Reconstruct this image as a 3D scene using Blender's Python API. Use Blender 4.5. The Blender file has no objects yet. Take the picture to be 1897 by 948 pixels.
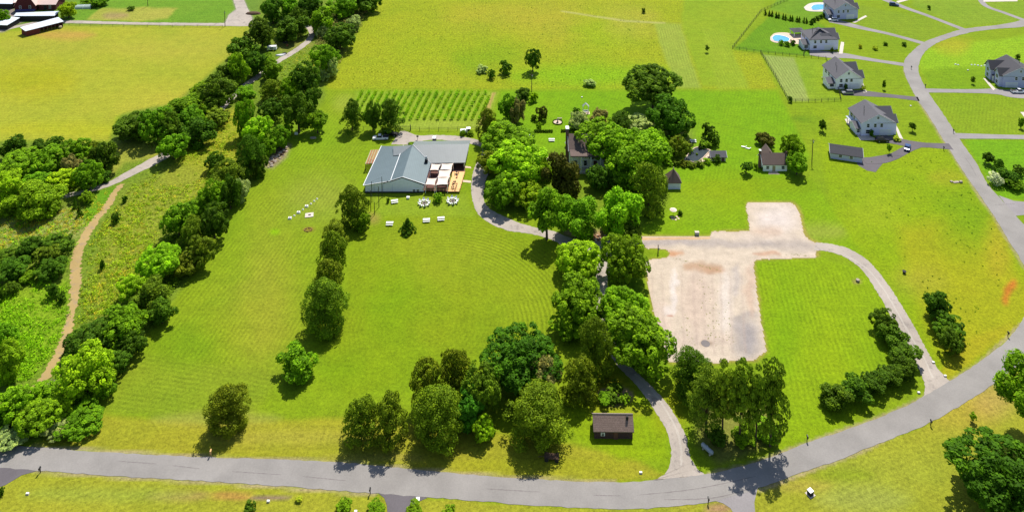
import bpy, math, random
import numpy as np
from mathutils import Vector, noise as mnoise
R = math.radians
scn = bpy.context.scene
COL = scn.collection
# ---------------------------------------------------------------- camera, sky, sun, exposure
FPX, TH, CH = 1500.0, R(7.0), 165.4          # focal length (photo px), tilt, height of the drone
XC, YP = 948.5, -379.0                       # principal point of the (vertically corrected) photograph
cd = bpy.data.cameras.new('camera'); cam = bpy.data.objects.new('camera', cd); COL.objects.link(cam)
cd.sensor_width = 36.0; cd.lens = 36.0 * FPX / 1897.0
cd.shift_y = -(474.0 - YP) / 1897.0
cd.clip_start = 1.0; cd.clip_end = 8000.0
cam.location = (0, 0, CH); cam.rotation_euler = (R(90) - TH, 0, 0)
scn.camera = cam
SUN_EL, SUN_AZ = R(60), R(20)                # azimuth measured from +Y (into the picture) towards +X
w = bpy.data.worlds.new('World'); scn.world = w; w.use_nodes = True
nt = w.node_tree; bg = nt.nodes['Background']
sky = nt.nodes.new('ShaderNodeTexSky'); sky.sky_type = 'NISHITA'; sky.sun_disc = False
sky.sun_elevation = SUN_EL; sky.sun_rotation = SUN_AZ
nt.links.new(sky.outputs[0], bg.inputs[0]); bg.inputs[1].default_value = 0.11
sl = bpy.data.lights.new('sun', 'SUN'); sl.energy = 4.9; sl.angle = R(0.5); sl.color = (1.0, 0.95, 0.86)
so = bpy.data.objects.new('sun', sl); COL.objects.link(so)
sd = Vector((math.sin(SUN_AZ) * math.cos(SUN_EL), math.cos(SUN_AZ) * math.cos(SUN_EL), math.sin(SUN_EL)))
so.rotation_euler = sd.to_track_quat('Z', 'Y').to_euler(); so.location = (0, 300, 300)
scn.view_settings.view_transform = 'Standard'; scn.view_settings.look = 'None'
scn.view_settings.exposure = 0.36; scn.view_settings.gamma = 1.0
scn.view_settings.use_curve_mapping = False

# ---------------------------------------------------------------- photo <-> world
cT, sT = math.cos(TH), math.sin(TH)
def P(px, py, z=0.0):
    u = (px - XC) / FPX; v = (py - YP) / FPX
    d = (u, cT - v * sT, -sT - v * cT)
    t = (z - CH) / d[2]
    return Vector((d[0] * t, d[1] * t, z))
def pix(x, y, z=0.0):
    dz = z - CH
    dep = y * cT - dz * sT
    up = y * sT + dz * cT
    return XC + FPX * x / dep, YP - FPX * up / dep
def S(py):                                   # photo pixels per metre on the ground at this row
    p = P(XC, py); return FPX / (p.y * cT + CH * sT)
def K(py):                                   # ground foreshortening (vertical / horizontal scale)
    return (py + 563.0) * cT / FPX

# ---------------------------------------------------------------- materials
ALB = 0.62
def lin(c):
    return tuple(((x / 255.0) / 12.92 if x <= 10 else (((x / 255.0) + 0.055) / 1.055) ** 2.4) for x in c)
def C(r, g, b, k=ALB):
    return tuple(x * k for x in lin((r, g, b))) + (1.0,)
MATS = {}
def newmat(name):
    m = bpy.data.materials.new(name); m.use_nodes = True
    MATS[name] = m
    return m, m.node_tree, m.node_tree.nodes['Principled BSDF']
def ramp(nt, fac, stops):
    r = nt.nodes.new('ShaderNodeValToRGB'); nt.links.new(fac, r.inputs[0])
    e = r.color_ramp.elements
    while len(e) > 1: e.remove(e[0])
    e[0].position = stops[0][0]; e[0].color = stops[0][1]
    for p, c in stops[1:]:
        x = e.new(p); x.color = c
    return r.outputs[0]
def noise_tex(nt, scale, detail=3, rough=0.55, coord='Object', vec=None):
    n = nt.nodes.new('ShaderNodeTexNoise'); n.inputs['Scale'].default_value = scale
    n.inputs['Detail'].default_value = detail; n.inputs['Roughness'].default_value = rough
    if vec is None:
        tc = nt.nodes.new('ShaderNodeTexCoord'); vec = tc.outputs[coord]
    nt.links.new(vec, n.inputs['Vector'])
    return n.outputs['Fac']
def mathn(nt, op, a, b=None, clamp=False):
    m = nt.nodes.new('ShaderNodeMath'); m.operation = op; m.use_clamp = clamp
    for i, v in enumerate((a, b)):
        if v is None: continue
        if isinstance(v, (int, float)): m.inputs[i].default_value = v
        else: nt.links.new(v, m.inputs[i])
    return m.outputs[0]
def mixc(nt, fac, a, b, mode='MIX'):
    m = nt.nodes.new('ShaderNodeMix'); m.data_type = 'RGBA'; m.blend_type = mode
    for s, v in ((m.inputs[0], fac), (m.inputs[6], a), (m.inputs[7], b)):
        if isinstance(v, (int, float)): s.default_value = v
        elif isinstance(v, tuple): s.default_value = v
        else: nt.links.new(v, s)
    return m.outputs[2]
def scalec(c, k): return (min(1, c[0] * k), min(1, c[1] * k), min(1, c[2] * k), 1.0)
def M(name, col, var=0.18, scale=2.0, rough=0.8, metal=0.0, lines=None, bump=0.0, spec=None):
    """plain weathered surface; lines=(axis, period_m, dark) adds siding, seams, shingle courses or boards"""
    m, nt, b = newmat(name)
    n = noise_tex(nt, scale, 4, 0.6)
    c = ramp(nt, n, [(0.3, scalec(col, 1 - var)), (0.7, scalec(col, 1 + var))])
    n2 = noise_tex(nt, scale * 0.13, 2, 0.5)
    c = mixc(nt, mathn(nt, 'MULTIPLY', n2, var), c, scalec(col, 0.6))
    if lines:
        ax, per, dark = lines
        tc = nt.nodes.new('ShaderNodeTexCoord'); sp = nt.nodes.new('ShaderNodeSeparateXYZ')
        nt.links.new(tc.outputs['Object'], sp.inputs[0])
        v = mathn(nt, 'MULTIPLY', sp.outputs['XYZ'.index(ax)], 1.0 / per)
        fr = mathn(nt, 'FRACT', v)
        f = mathn(nt, 'LESS_THAN', fr, 0.16)
        c = mixc(nt, mathn(nt, 'MULTIPLY', f, dark), c, scalec(col, 0.35))
    nt.links.new(c, b.inputs['Base Color'])
    b.inputs['Roughness'].default_value = rough; b.inputs['Metallic'].default_value = metal
    if spec is not None: b.inputs['Specular IOR Level'].default_value = spec
    if bump:
        bp = nt.nodes.new('ShaderNodeBump'); bp.inputs['Distance'].default_value = bump; bp.inputs['Strength'].default_value = 0.6
        nt.links.new(n, bp.inputs['Height']); nt.links.new(bp.outputs[0], b.inputs['Normal'])
    return m
def leafmat(name, col, hv=0.014, tr=0.38):
    m, nt, b = newmat(name); col = (min(.6, col[0] * 2.3), min(.7, col[1] * 2.2), min(.4, col[2] * 1.3), 1)
    a = nt.nodes.new('ShaderNodeAttribute'); a.attribute_name = 'tone'
    c = ramp(nt, a.outputs['Fac'], [(0.0, scalec(col, 0.45)), (0.55, scalec(col, 0.95)),
                                   (1.0, (min(1, col[0] * 1.75), min(1, col[1] * 1.5), col[2] * 1.2, 1))])
    oi = nt.nodes.new('ShaderNodeObjectInfo')
    hs = nt.nodes.new('ShaderNodeHueSaturation'); nt.links.new(c, hs.inputs['Color'])
    mr = nt.nodes.new('ShaderNodeMapRange'); nt.links.new(oi.outputs['Random'], mr.inputs[0])
    mr.inputs[3].default_value = 0.5 - hv; mr.inputs[4].default_value = 0.5 + hv
    nt.links.new(mr.outputs[0], hs.inputs['Hue'])
    v = mathn(nt, 'FRACT', mathn(nt, 'MULTIPLY', oi.outputs['Random'], 7.31))
    nt.links.new(mathn(nt, 'ADD', mathn(nt, 'MULTIPLY', v, 0.35), 0.82), hs.inputs['Value'])
    nt.links.new(hs.outputs[0], b.inputs['Base Color']); b.inputs['Roughness'].default_value = 0.65
    b.inputs['Specular IOR Level'].default_value = 0.08
    t = nt.nodes.new('ShaderNodeBsdfTranslucent'); nt.links.new(hs.outputs[0], t.inputs[0])
    mx = nt.nodes.new('ShaderNodeMixShader'); mx.inputs[0].default_value = tr
    nt.links.new(b.outputs[0], mx.inputs[1]); nt.links.new(t.outputs[0], mx.inputs[2])
    nt.links.new(mx.outputs[0], nt.nodes['Material Output'].inputs[0])
    return m

# ---------------------------------------------------------------- mesh builder
class MB:
    def __init__(s): s.v = []; s.f = []
    def poly(s, pts):
        i = len(s.v); s.v += [tuple(p) for p in pts]; s.f.append(list(range(i, i + len(pts)))); return s
    def box(s, cx, cy, cz, sx, sy, sz, a=0.0, tx=0.0, ty=0.0):
        """box centred at cx,cy with its bottom at cz; tx,ty shrink the top"""
        i = len(s.v); ca, sa = math.cos(a), math.sin(a)
        for zz, kx, ky in ((0, 0, 0), (sz, tx, ty)):
            for ex, ey in ((-1, -1), (1, -1), (1, 1), (-1, 1)):
                x = ex * (sx / 2 - kx); y = ey * (sy / 2 - ky)
                s.v.append((cx + x * ca - y * sa, cy + x * sa + y * ca, cz + zz))
        for q in ((3, 2, 1, 0), (4, 5, 6, 7), (0, 1, 5, 4), (1, 2, 6, 5), (2, 3, 7, 6), (3, 0, 4, 7)):
            s.f.append([i + k for k in q])
        return s
    def prism(s, pts, z0, z1):
        n = len(pts); i = len(s.v)
        s.v += [(p[0], p[1], z0) for p in pts] + [(p[0], p[1], z1) for p in pts]
        s.f.append([i + k for k in range(n)][::-1]); s.f.append([i + n + k for k in range(n)])
        for k in range(n):
            l = (k + 1) % n; s.f.append([i + k, i + l, i + n + l, i + n + k])
        return s
    def slab(s, pts, t):
        """polygon in space with thickness t downwards"""
        n = len(pts); i = len(s.v)
        s.v += [tuple(p) for p in pts] + [(p[0], p[1], p[2] - t) for p in pts]
        s.f.append([i + k for k in range(n)]); s.f.append([i + n + k for k in range(n)][::-1])
        for k in range(n):
            l = (k + 1) % n; s.f.append([i + k, i + n + k, i + n + l, i + l])
        return s
    def tube(s, a, b, r0, r1=None, n=8):
        r1 = r0 if r1 is None else r1
        a = Vector(a); b = Vector(b); d = (b - a)
        q = d.to_track_quat('Z', 'Y') if d.length > 1e-6 else Vector((0, 0, 1)).to_track_quat('Z', 'Y')
        i = len(s.v)
        for c, r in ((a, r0), (b, r1)):
            for k in range(n):
                t = 2 * math.pi * k / n
                s.v.append(tuple(c + q @ Vector((r * math.cos(t), r * math.sin(t), 0))))
        for k in range(n):
            l = (k + 1) % n; s.f.append([i + k, i + l, i + n + l, i + n + k])
        s.f.append([i + k for k in range(n)][::-1]); s.f.append([i + n + k for k in range(n)])
        return s
    def lathe(s, cx, cy, prof, n=12, sx=1, sy=1):
        i = len(s.v)
        for r, z in prof:
            for k in range(n):
                t = 2 * math.pi * k / n; s.v.append((cx + r * sx * math.cos(t), cy + r * sy * math.sin(t), z))
        for j in range(len(prof) - 1):
            for k in range(n):
                l = (k + 1) % n; s.f.append([i + j * n + k, i + j * n + l, i + (j + 1) * n + l, i + (j + 1) * n + k])
        s.f.append([i + k for k in range(n)][::-1]); s.f.append([i + (len(prof) - 1) * n + k for k in range(n)])
        return s
    def mesh(s, name, mat):
        me = bpy.data.meshes.new(name); me.from_pydata(s.v, [], s.f); me.materials.append(mat); me.update(); return me
def link(name, me, parent=None, loc=(0, 0, 0), rz=0.0, sc=(1, 1, 1)):
    o = bpy.data.objects.new(name, me); COL.objects.link(o); o.parent = parent
    o.location = loc; o.rotation_euler = (0, 0, rz); o.scale = sc
    return o
def obj(name, mb, mat, parent=None, **k):
    return link(name, mb.mesh(name, MATS[mat] if isinstance(mat, str) else mat), parent, **k)
def thing(name, label, cat, loc=(0, 0, 0), rz=0.0, group=None):
    o = link(name, None, None, loc, rz); o['label'] = label; o['category'] = cat
    if group: o['group'] = group
    o.empty_display_size = 0.5
    return o
def tag(o, label, cat, group=None, kind=None):
    o['label'] = label; o['category'] = cat
    if group: o['group'] = group
    if kind: o['kind'] = kind
    return o
def struct(o): o['kind'] = 'structure'; return o
def copy_tree(root, loc, rz, label=None):
    r = root.copy(); COL.objects.link(r); r.location = loc; r.rotation_euler = (0, 0, rz)
    if label: r['label'] = label
    for ch in list(root.children):
        c = ch.copy(); COL.objects.link(c); c.parent = r
        for g in ch.children:
            d = g.copy(); COL.objects.link(d); d.parent = c
    return r
ORD = ['first', 'second', 'third', 'fourth', 'fifth', 'sixth', 'seventh', 'eighth', 'ninth', 'tenth', 'eleventh', 'twelfth', 'thirteenth', 'fourteenth', 'fifteenth', 'sixteenth', 'seventeenth', 'eighteenth', 'nineteenth', 'twentieth', 'last']
# ---------------------------------------------------------------- ground sheet with land cover
def spaced(a, b, step, far):
    core = np.arange(a, b + step, step)
    lo = [a]; d = step
    while lo[-1] > -far: d *= 1.35; lo.append(lo[-1] - d)
    hi = [core[-1]]; d = step
    while hi[-1] < far: d *= 1.35; hi.append(hi[-1] + d)
    return np.concatenate([np.array(lo[1:][::-1]), core, np.array(hi[1:])])
gx = spaced(-292, 292, 0.85, 3000); gy = spaced(140, 440, 0.85, 3500)
GX, GY = np.meshgrid(gx, gy)
X = GX.ravel(); Y = GY.ravel()
dep = np.maximum(Y * cT + CH * sT, 30)
PX = XC + FPX * X / dep; PY = YP - FPX * (Y * sT - CH * cT) / dep
rs = np.random.RandomState(5)
def vnoise(x, y, sc, seed):
    r = np.random.RandomState(seed); T = r.rand(256, 256)
    fx = x / sc; fy = y / sc; ix = np.floor(fx).astype(int); iy = np.floor(fy).astype(int)
    tx = fx - ix; ty = fy - iy; tx = tx * tx * (3 - 2 * tx); ty = ty * ty * (3 - 2 * ty)
    g = lambda a, b: T[a % 256, b % 256]
    return (g(ix, iy) * (1 - tx) + g(ix + 1, iy) * tx) * (1 - ty) + (g(ix, iy + 1) * (1 - tx) + g(ix + 1, iy + 1) * tx) * ty
def fbm(x, y, sc, seed): return 0.5 * vnoise(x, y, sc, seed) + 0.3 * vnoise(x, y, sc / 2.1, seed + 1) + 0.2 * vnoise(x, y, sc / 4.3, seed + 2)
JX = (fbm(X, Y, 9, 11) - 0.5) * 2; JY = (fbm(X, Y, 9, 31) - 0.5) * 2
land = np.tile(np.array(lin((150, 178, 22))), (len(X), 1))
mow = Y.copy() * 0.5; amp = np.full(len(X), 0.05); rgh = np.full(len(X), 0.12)
def weight(poly, soft, jit):
    x = PX + JX * jit; y = PY + JY * jit * 0.7
    pts = np.array(poly, float)
    lo = pts.min(0) - soft - 2; hi = pts.max(0) + soft + 2
    sel = np.where((x > lo[0]) & (x < hi[0]) & (y > lo[1]) & (y < hi[1]))[0]
    xs = x[sel]; ys = y[sel]
    inside = np.zeros(len(sel), bool); dm = np.full(len(sel), 1e9)
    n = len(pts)
    for i in range(n):
        x0, y0 = pts[i]; x1, y1 = pts[(i + 1) % n]
        c = ((y0 > ys) != (y1 > ys))
        with np.errstate(divide='ignore', invalid='ignore'):
            xi = (x1 - x0) * (ys - y0) / ((y1 - y0) if y1 != y0 else 1e-9) + x0
        inside ^= (c & (xs < xi))
        dx, dy = x1 - x0, y1 - y0; L = dx * dx + dy * dy + 1e-9
        t = np.clip(((xs - x0) * dx + (ys - y0) * dy) / L, 0, 1)
        dm = np.minimum(dm, np.hypot(xs - x0 - t * dx, ys - y0 - t * dy))
    sdist = np.where(inside, dm, -dm)
    wt = np.clip(sdist / max(soft, .1) * 0.5 + 0.5, 0, 1); wt = wt * wt * (3 - 2 * wt)
    return sel, wt
def paint(poly, rgb=None, soft=6, jit=4, a=None, r=None, phase=None, k=1.0):
    sel, wt = weight(poly, soft, jit); wt = wt * k
    if rgb is not None: land[sel] = land[sel] * (1 - wt[:, None]) + np.array(lin(rgb)) * wt[:, None]
    if a is not None: amp[sel] = amp[sel] * (1 - wt) + a * wt
    if r is not None: rgh[sel] = rgh[sel] * (1 - wt) + r * wt
    if phase is not None: mow[sel] = np.where(wt > 0.5, phase(X[sel], Y[sel]), mow[sel])
def blob(cx, cy, rx, ry, rgb, soft=None, jit=5, k=1.0, r=None):
    paint([(cx + rx * math.cos(t), cy + ry * math.sin(t)) for t in np.linspace(0, 2 * math.pi, 14)[:-1]], rgb, soft or min(rx, ry) * 0.9, jit, k=k, r=r)
def along(p0, p1, bend=0.0):
    a = P(*p0); b = P(*p1); d = (b - a).normalized()
    return lambda x, y: (x - a.x) * d.y - (y - a.y) * d.x + bend * ((x - a.x) * d.x + (y - a.y) * d.y) ** 2
def around(c):
    a = P(*c); return lambda x, y: np.hypot(x - a.x, y - a.y)
# far left hay field, farm yard
paint([(-400, 64), (60, 56), (125, 46), (475, 49), (440, 95), (400, 130), (330, 195), (215, 215), (205, 262), (-400, 262)], (186, 190, 50), 4, 3, a=0.12, r=0.16, phase=along((0, 150), (450, 150)))
blob(110, 85, 110, 16, (190, 186, 60), k=.6); blob(330, 90, 120, 25, (194, 190, 62), k=.6); blob(60, 150, 80, 30, (188, 185, 20), k=.7)
blob(150, 240, 160, 14, (200, 200, 30), k=.5); blob(120, 66, 60, 8, (220, 170, 80), k=.7); blob(300, 200, 90, 25, (204, 194, 60), k=.5)
paint([(-400, -200), (700, -200), (700, 0), (480, 46), (-400, 50)], (128, 160, 50), 5, 3, r=0.3)
paint([(110, 8), (420, -40), (436, 20), (414, 41), (130, 42)], (128, 172, 42), 3, 2)
paint([(160, 38), (185, 16), (260, 14), (330, 15), (312, 34), (250, 40)], (188, 188, 72), 3, 4, r=.35)
blob(215, 30, 24, 6, (190, 150, 110), k=.6); paint([(-30, 8), (20, 10), (45, 40), (5, 60), (-30, 60)], (165, 150, 130), 3, 2, r=.2)
paint([(415, 47), (424, 28), (438, 18), (428, -10), (446, -10), (462, 22), (472, 46)], (190, 175, 160), 3, 2, a=0, r=.2)
# ground under the left hedges and the wood
paint([(-400, 262), (205, 262), (225, 212), (330, 190), (420, 110), (470, 45), (500, -60), (720, -60), (690, 10), (640, 110), (600, 160), (610, 200), (560, 240), (500, 310), (430, 390), (380, 470), (300, 590), (240, 660), (170, 760), (180, 800), (60, 822), (-400, 822)], (132, 158, 40), 6, 5, a=0.0, r=0.8)
paint([(395, 215), (450, 195), (470, 260), (420, 330), (340, 370), (300, 330), (330, 290)], (184, 184, 44), 8, 6, k=.8)
paint([(230, 350), (340, 300), (390, 330), (300, 440), (240, 540), (180, 600), (165, 520), (200, 420)], (160, 170, 48), 14, 10, k=.8)
paint([(0, 405), (130, 385), (190, 400), (140, 440), (40, 440), (0, 470)], (176, 180, 88), 8, 6, k=.8)
paint([(-60, 540), (130, 520), (110, 640), (60, 700), (-60, 700)], (150, 185, 30), 12, 8, k=.9)
paint([(150, 395), (185, 355), (225, 343), (200, 380), (165, 430)], (120, 170, 25), 4, 4, r=.3)
paint([(215, 265), (300, 270), (300, 292), (230, 300), (205, 330)], (175, 180, 60), 5, 4, r=.4)
blob(545, 85, 40, 10, (165, 160, 70), k=.8)
# large meadow behind
paint([(700, -250), (1400, -250), (1400, 10), (1352, 90), (1408, 100), (1440, 166), (610, 166), (600, 150), (650, 80), (700, 0)], (172, 184, 28), 5, 3, a=0.03, r=0.7)
blob(1000, 40, 180, 40, (190, 184, 46), k=.9, jit=14); blob(860, 90, 140, 40, (170, 186, 26), jit=14); blob(1120, 60, 60, 40, (168, 190, 24), jit=12)
blob(900, 110, 60, 24, (150, 180, 20), jit=10); blob(1100, 140, 160, 22, (150, 196, 16), k=.9, jit=10); blob(1170, 40, 50, 30, (190, 186, 60), jit=12, k=.6)
paint([(1290, -200), (1480, -200), (1410, 28), (1357, 92), (1330, 160), (1300, 160), (1262, 45)], (158, 184, 34), 5, 3, r=.2)
paint([(1211, 42), (1261, 45), (1284, 124), (1298, 164), (1256, 164), (1221, 79)], (168, 186, 62), 4, 3, a=0.12, r=.2, phase=along((1211, 42), (1240, 160)))
paint([(1300, 52), (1340, 60), (1390, 164), (1330, 164)], (162, 186, 40), 5, 4, a=0.06, r=.2, phase=along((1300, 52), (1345, 160)))
paint([(1040, 20), (1160, 38), (1232, 42), (1232, 44), (1160, 41), (1040, 22)], (205, 200, 110), 2, 1, r=.1)
# estate lawns
lawnA = [(612, 168), (660, 175), (668, 240), (665, 360), (625, 400), (600, 470), (565, 560), (560, 640), (500, 740), (400, 772), (170, 760), (240, 660), (300, 590), (380, 470), (430, 390), (500, 310), (560, 240)]
paint(lawnA, (150, 176, 24), 8, 3, a=0.10, r=0.16, phase=along((235, 690), (560, 290)))
paint([(230, 650), (520, 690), (470, 770), (190, 765)], (150, 172, 32), 10, 5, a=.08, phase=along((200, 740), (500, 770), -.002))
blob(480, 560, 60, 120, (176, 176, 46), k=.75, jit=20); blob(400, 600, 60, 60, (158, 176, 26), k=.6, jit=15); blob(330, 640, 70, 40, (132, 168, 16), k=.8, jit=14)
blob(480, 420, 60, 60, (160, 174, 36), k=.6, jit=15); blob(590, 370, 60, 40, (166, 176, 62), k=.5); blob(560, 250, 70, 40, (142, 184, 18), k=.7, jit=12)
blob(430, 420, 40, 100, (138, 178, 10), k=.5, jit=20); blob(507, 428, 9, 5, (160, 205, 10)); blob(572, 427, 10, 4, (170, 120, 60), k=.7); blob(637, 190, 18, 14, (178, 190, 60), k=.7)
lawnB = [(650, 430), (690, 370), (780, 362), (865, 360), (890, 405), (940, 428), (1040, 456), (1060, 620), (1040, 660), (900, 660), (760, 700), (640, 740), (590, 640), (640, 560)]
paint(lawnB, (148, 172, 18), 8, 3, a=0.05, r=0.15, phase=around((800, 600)))
paint([(800, 410), (930, 430), (1020, 480), (1050, 560), (1030, 650), (930, 650), (950, 560), (910, 500), (840, 470)], None, 25, 8, a=0.17)
blob(820, 470, 110, 60, (164, 178, 30), k=.7, jit=20); blob(960, 560, 60, 60, (158, 178, 26), k=.6, jit=20); blob(730, 560, 60, 80, (140, 176, 8), k=.7, jit=20); blob(700, 690, 120, 40, (140, 176, 10), k=.6, jit=15)
blob(860, 610, 100, 30, (152, 172, 18), k=.7, jit=12)
paint([(690, 362), (862, 360), (880, 400), (820, 400), (700, 400)], (158, 184, 40), 7, 5, k=.8); blob(690, 405, 14, 10, (190, 165, 80), k=.7)
paint([(170, 766), (400, 785), (640, 772), (860, 790), (1160, 840), (1240, 885), (1130, 893), (860, 878), (600, 853), (200, 836), (60, 826)], (178, 176, 42), 7, 5, a=.04, r=.25)
blob(540, 810, 160, 14, (188, 180, 60), k=.7); blob(1000, 860, 160, 12, (176, 178, 34), k=.8); blob(690, 848, 100, 8, (186, 170, 74), k=.6); blob(400, 775, 120, 12, (196, 178, 90), k=.4)
paint([(1060, 740), (1180, 715), (1235, 790), (1240, 850), (1150, 850), (1050, 800)], (156, 184, 14), 10, 5, r=.15); blob(1125, 720, 50, 26, (190, 182, 30), k=.8); blob(1150, 760, 60, 10, (186, 180, 40), k=.6)
blob(1240, 760, 30, 40, (180, 182, 20), k=.8)
# behind the barn, garden, around the mansion
paint([(660, 170), (925, 170), (900, 235), (745, 240), (655, 215)], (160, 188, 44), 4, 2, a=.10, r=.15, phase=along((700, 172), (672, 220)))
blob(820, 232, 90, 8, (170, 190, 60), k=.8); paint([(912, 172), (918, 172), (895, 232), (888, 232)], (206, 176, 96), 2, 1)
paint([(930, 168), (1440, 168), (1500, 290), (1470, 330), (1230, 340), (1220, 300), (1240, 240), (1100, 215), (1060, 300), (960, 300), (900, 250)], (138, 184, 12), 6, 3, a=.05, r=.14, phase=along((1280, 400), (1330, 200)))
paint([(1180, 340), (1500, 330), (1560, 400), (1600, 470), (1480, 440), (1470, 376), (1385, 374), (1380, 425), (1180, 436)], (146, 184, 12), 8, 4, a=.06, phase=along((1200, 420), (1330, 330)))
blob(1270, 370, 60, 30, (156, 186, 30), k=.5, jit=12); blob(1340, 350, 70, 30, (158, 182, 8), k=.7, jit=12); blob(1520, 430, 50, 16, (176, 182, 70), k=.6); blob(1450, 345, 60, 14, (150, 176, 14), k=.6)
paint([(1400, 484), (1515, 478), (1600, 500), (1650, 580), (1700, 690), (1560, 790), (1440, 835), (1420, 650)], (152, 184, 14), 5, 3, a=.09, r=.2, phase=along((1430, 500), (1500, 800)))
blob(1450, 600, 30, 100, (138, 182, 8), k=.5, jit=16); blob(1540, 640, 50, 60, (164, 190, 14), k=.6, jit=14); blob(1588, 521, 9, 4, (170, 160, 80))
# right lawns
paint([(1500, 190), (1760, 280), (1897, 500), (1960, 560), (1860, 630), (1750, 700), (1640, 520), (1580, 450), (1540, 380)], (156, 184, 12), 8, 4, a=.03, r=.26)
paint([(1660, 420), (1760, 400), (1870, 470), (1920, 560), (1860, 630), (1760, 690), (1700, 560)], (178, 182, 24), 20, 10, a=0, r=.25)
blob(1620, 390, 50, 40, (170, 190, 30), k=.6, jit=14); blob(1790, 400, 50, 60, (140, 176, 10), k=.8, jit=18); blob(1760, 330, 40, 14, (182, 182, 36), k=.6); blob(1850, 450, 22, 60, (192, 180, 36), k=.8); blob(1700, 520, 50, 26, (184, 180, 50), k=.5, jit=12)
for bx, by in ((1880, 528), (1866, 543), (1862, 556), (1872, 535)): blob(bx, by, 6, 8, (226, 120, 46), soft=7, jit=5, k=.8)
paint([(1770, 640), (1860, 600), (1890, 600), (1757, 706), (1740, 690)], (190, 182, 30), 8, 5, k=.8)
paint([(1430, 26), (1500, 34), (1530, 50), (1500, 105), (1360, 92)], (122, 168, 22), 3, 2, a=.06, r=.14, phase=along((1500, 60), (1530, 100)))
paint([(1440, 0), (1560, -40), (1540, 30), (1500, 38), (1425, 18)], (130, 172, 34), 3, 2, r=.14)
paint([(1590, 10), (1700, 30), (1780, 54), (1700, 82), (1590, 48)], (148, 176, 34), 4, 3, r=.2)
paint([(1700, -60), (1980, -60), (1980, 34), (1780, 50), (1690, 10)], (150, 180, 42), 4, 3, r=.25)
paint([(1720, 90), (1980, 56), (1980, 110), (1720, 150), (1700, 120)], (160, 200, 30), 4, 4, r=.5); blob(1765, 85, 34, 14, (190, 188, 40), k=.8)
paint([(1708, 130), (1980, 112), (1980, 168), (1722, 166)], (140, 178, 20), 4, 3, r=.2)
paint([(1722, 178), (1980, 178), (1980, 250), (1775, 248)], (150, 178, 28), 4, 3, r=.2, a=.07, phase=along((1800, 180), (1790, 250)))
paint([(1785, 258), (1980, 262), (1980, 380), (1850, 366)], (130, 184, 18), 5, 4, r=.25)
paint([(1410, 100), (1530, 112), (1555, 188), (1462, 188)], (150, 182, 36), 2, 1, r=.2)
paint([(1413, 102), (1472, 108), (1500, 188), (1464, 187)], (166, 184, 84), 3, 3, a=.18, r=.2, phase=along((1413, 102), (1466, 188)))
blob(1540, 150, 30, 30, (156, 180, 26), k=.8); blob(1546, 230, 14, 16, (190, 184, 50), k=.8); blob(1495, 220, 30, 7, (110, 150, 20), k=.7); paint([(1470, 190), (1560, 190), (1700, 260), (1640, 300), (1520, 260)], (146, 176, 22), 8, 4, k=.6)
# below the road
paint([(-400, 872), (66, 871), (220, 883), (480, 897), (700, 915), (880, 928), (1150, 944), (1320, 928), (1500, 868), (1720, 786), (1870, 692), (2300, 600), (2300, 1400), (-400, 1400)], (178, 180, 46), 3, 3, a=.06, r=.25, phase=along((1400, 940), (1850, 760)))
blob(330, 918, 60, 9, (196, 160, 90), k=.8); blob(430, 918, 40, 7, (206, 140, 78), k=.7); blob(500, 922, 40, 3, (160, 130, 110), k=.9); blob(200, 915, 160, 14, (168, 182, 60), k=.7)
blob(1640, 880, 120, 50, (172, 182, 52), k=.7, jit=14); blob(1560, 880, 60, 12, (150, 170, 30), k=.7); blob(1780, 760, 60, 40, (200, 178, 60), k=.7, jit=12); blob(1840, 740, 40, 30, (206, 170, 90), k=.6); blob(1600, 925, 90, 25, (176, 184, 78), k=.7, jit=12)
blob(1330, 940, 24, 8, (196, 150, 110), k=.9); blob(1260, 938, 40, 4, (190, 178, 60)); blob(1480, 900, 60, 10, (192, 176, 70), k=.6)
# verge lines along the road and bare edges of the car park
for L in ([(60, 829), (400, 848), (600, 855), (877, 880), (1141, 895)], [(1306, 879), (1383, 862), (1500, 820), (1665, 760), (1712, 737)], [(1757, 709), (1812, 675), (1889, 601)],
          [(66, 872), (480, 897), (700, 915)], [(1402, 908), (1592, 837), (1867, 694)], [(1675, 130), (1700, 185), (1750, 262), (1797, 338), (1841, 402), (1897, 494)]):
    for a, b in zip(L, L[1:]):
        paint([(a[0], a[1] - 4), (b[0], b[1] - 4), (b[0], b[1] + 4), (a[0], a[1] + 4)], (196, 176, 124), 2.5, 2.5, k=.9)
lot = [(1170, 437), (1316, 437), (1318, 428), (1388, 427), (1384, 400), (1381, 380), (1386, 374), (1468, 375), (1477, 383), (1484, 400), (1490, 432), (1500, 443), (1516, 450),
       (1513, 478), (1402, 482), (1397, 488), (1405, 545), (1412, 600), (1421, 650), (1400, 668), (1330, 672), (1245, 671), (1233, 668), (1222, 630), (1205, 560), (1191, 480), (1234, 478), (1241, 470), (1234, 463), (1200, 461), (1178, 452)]
paint([((x - 1320) * 1.012 + 1320, (y - 520) * 1.012 + 520) for x, y in lot], (196, 168, 84), 3, 4, k=.7)
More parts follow.
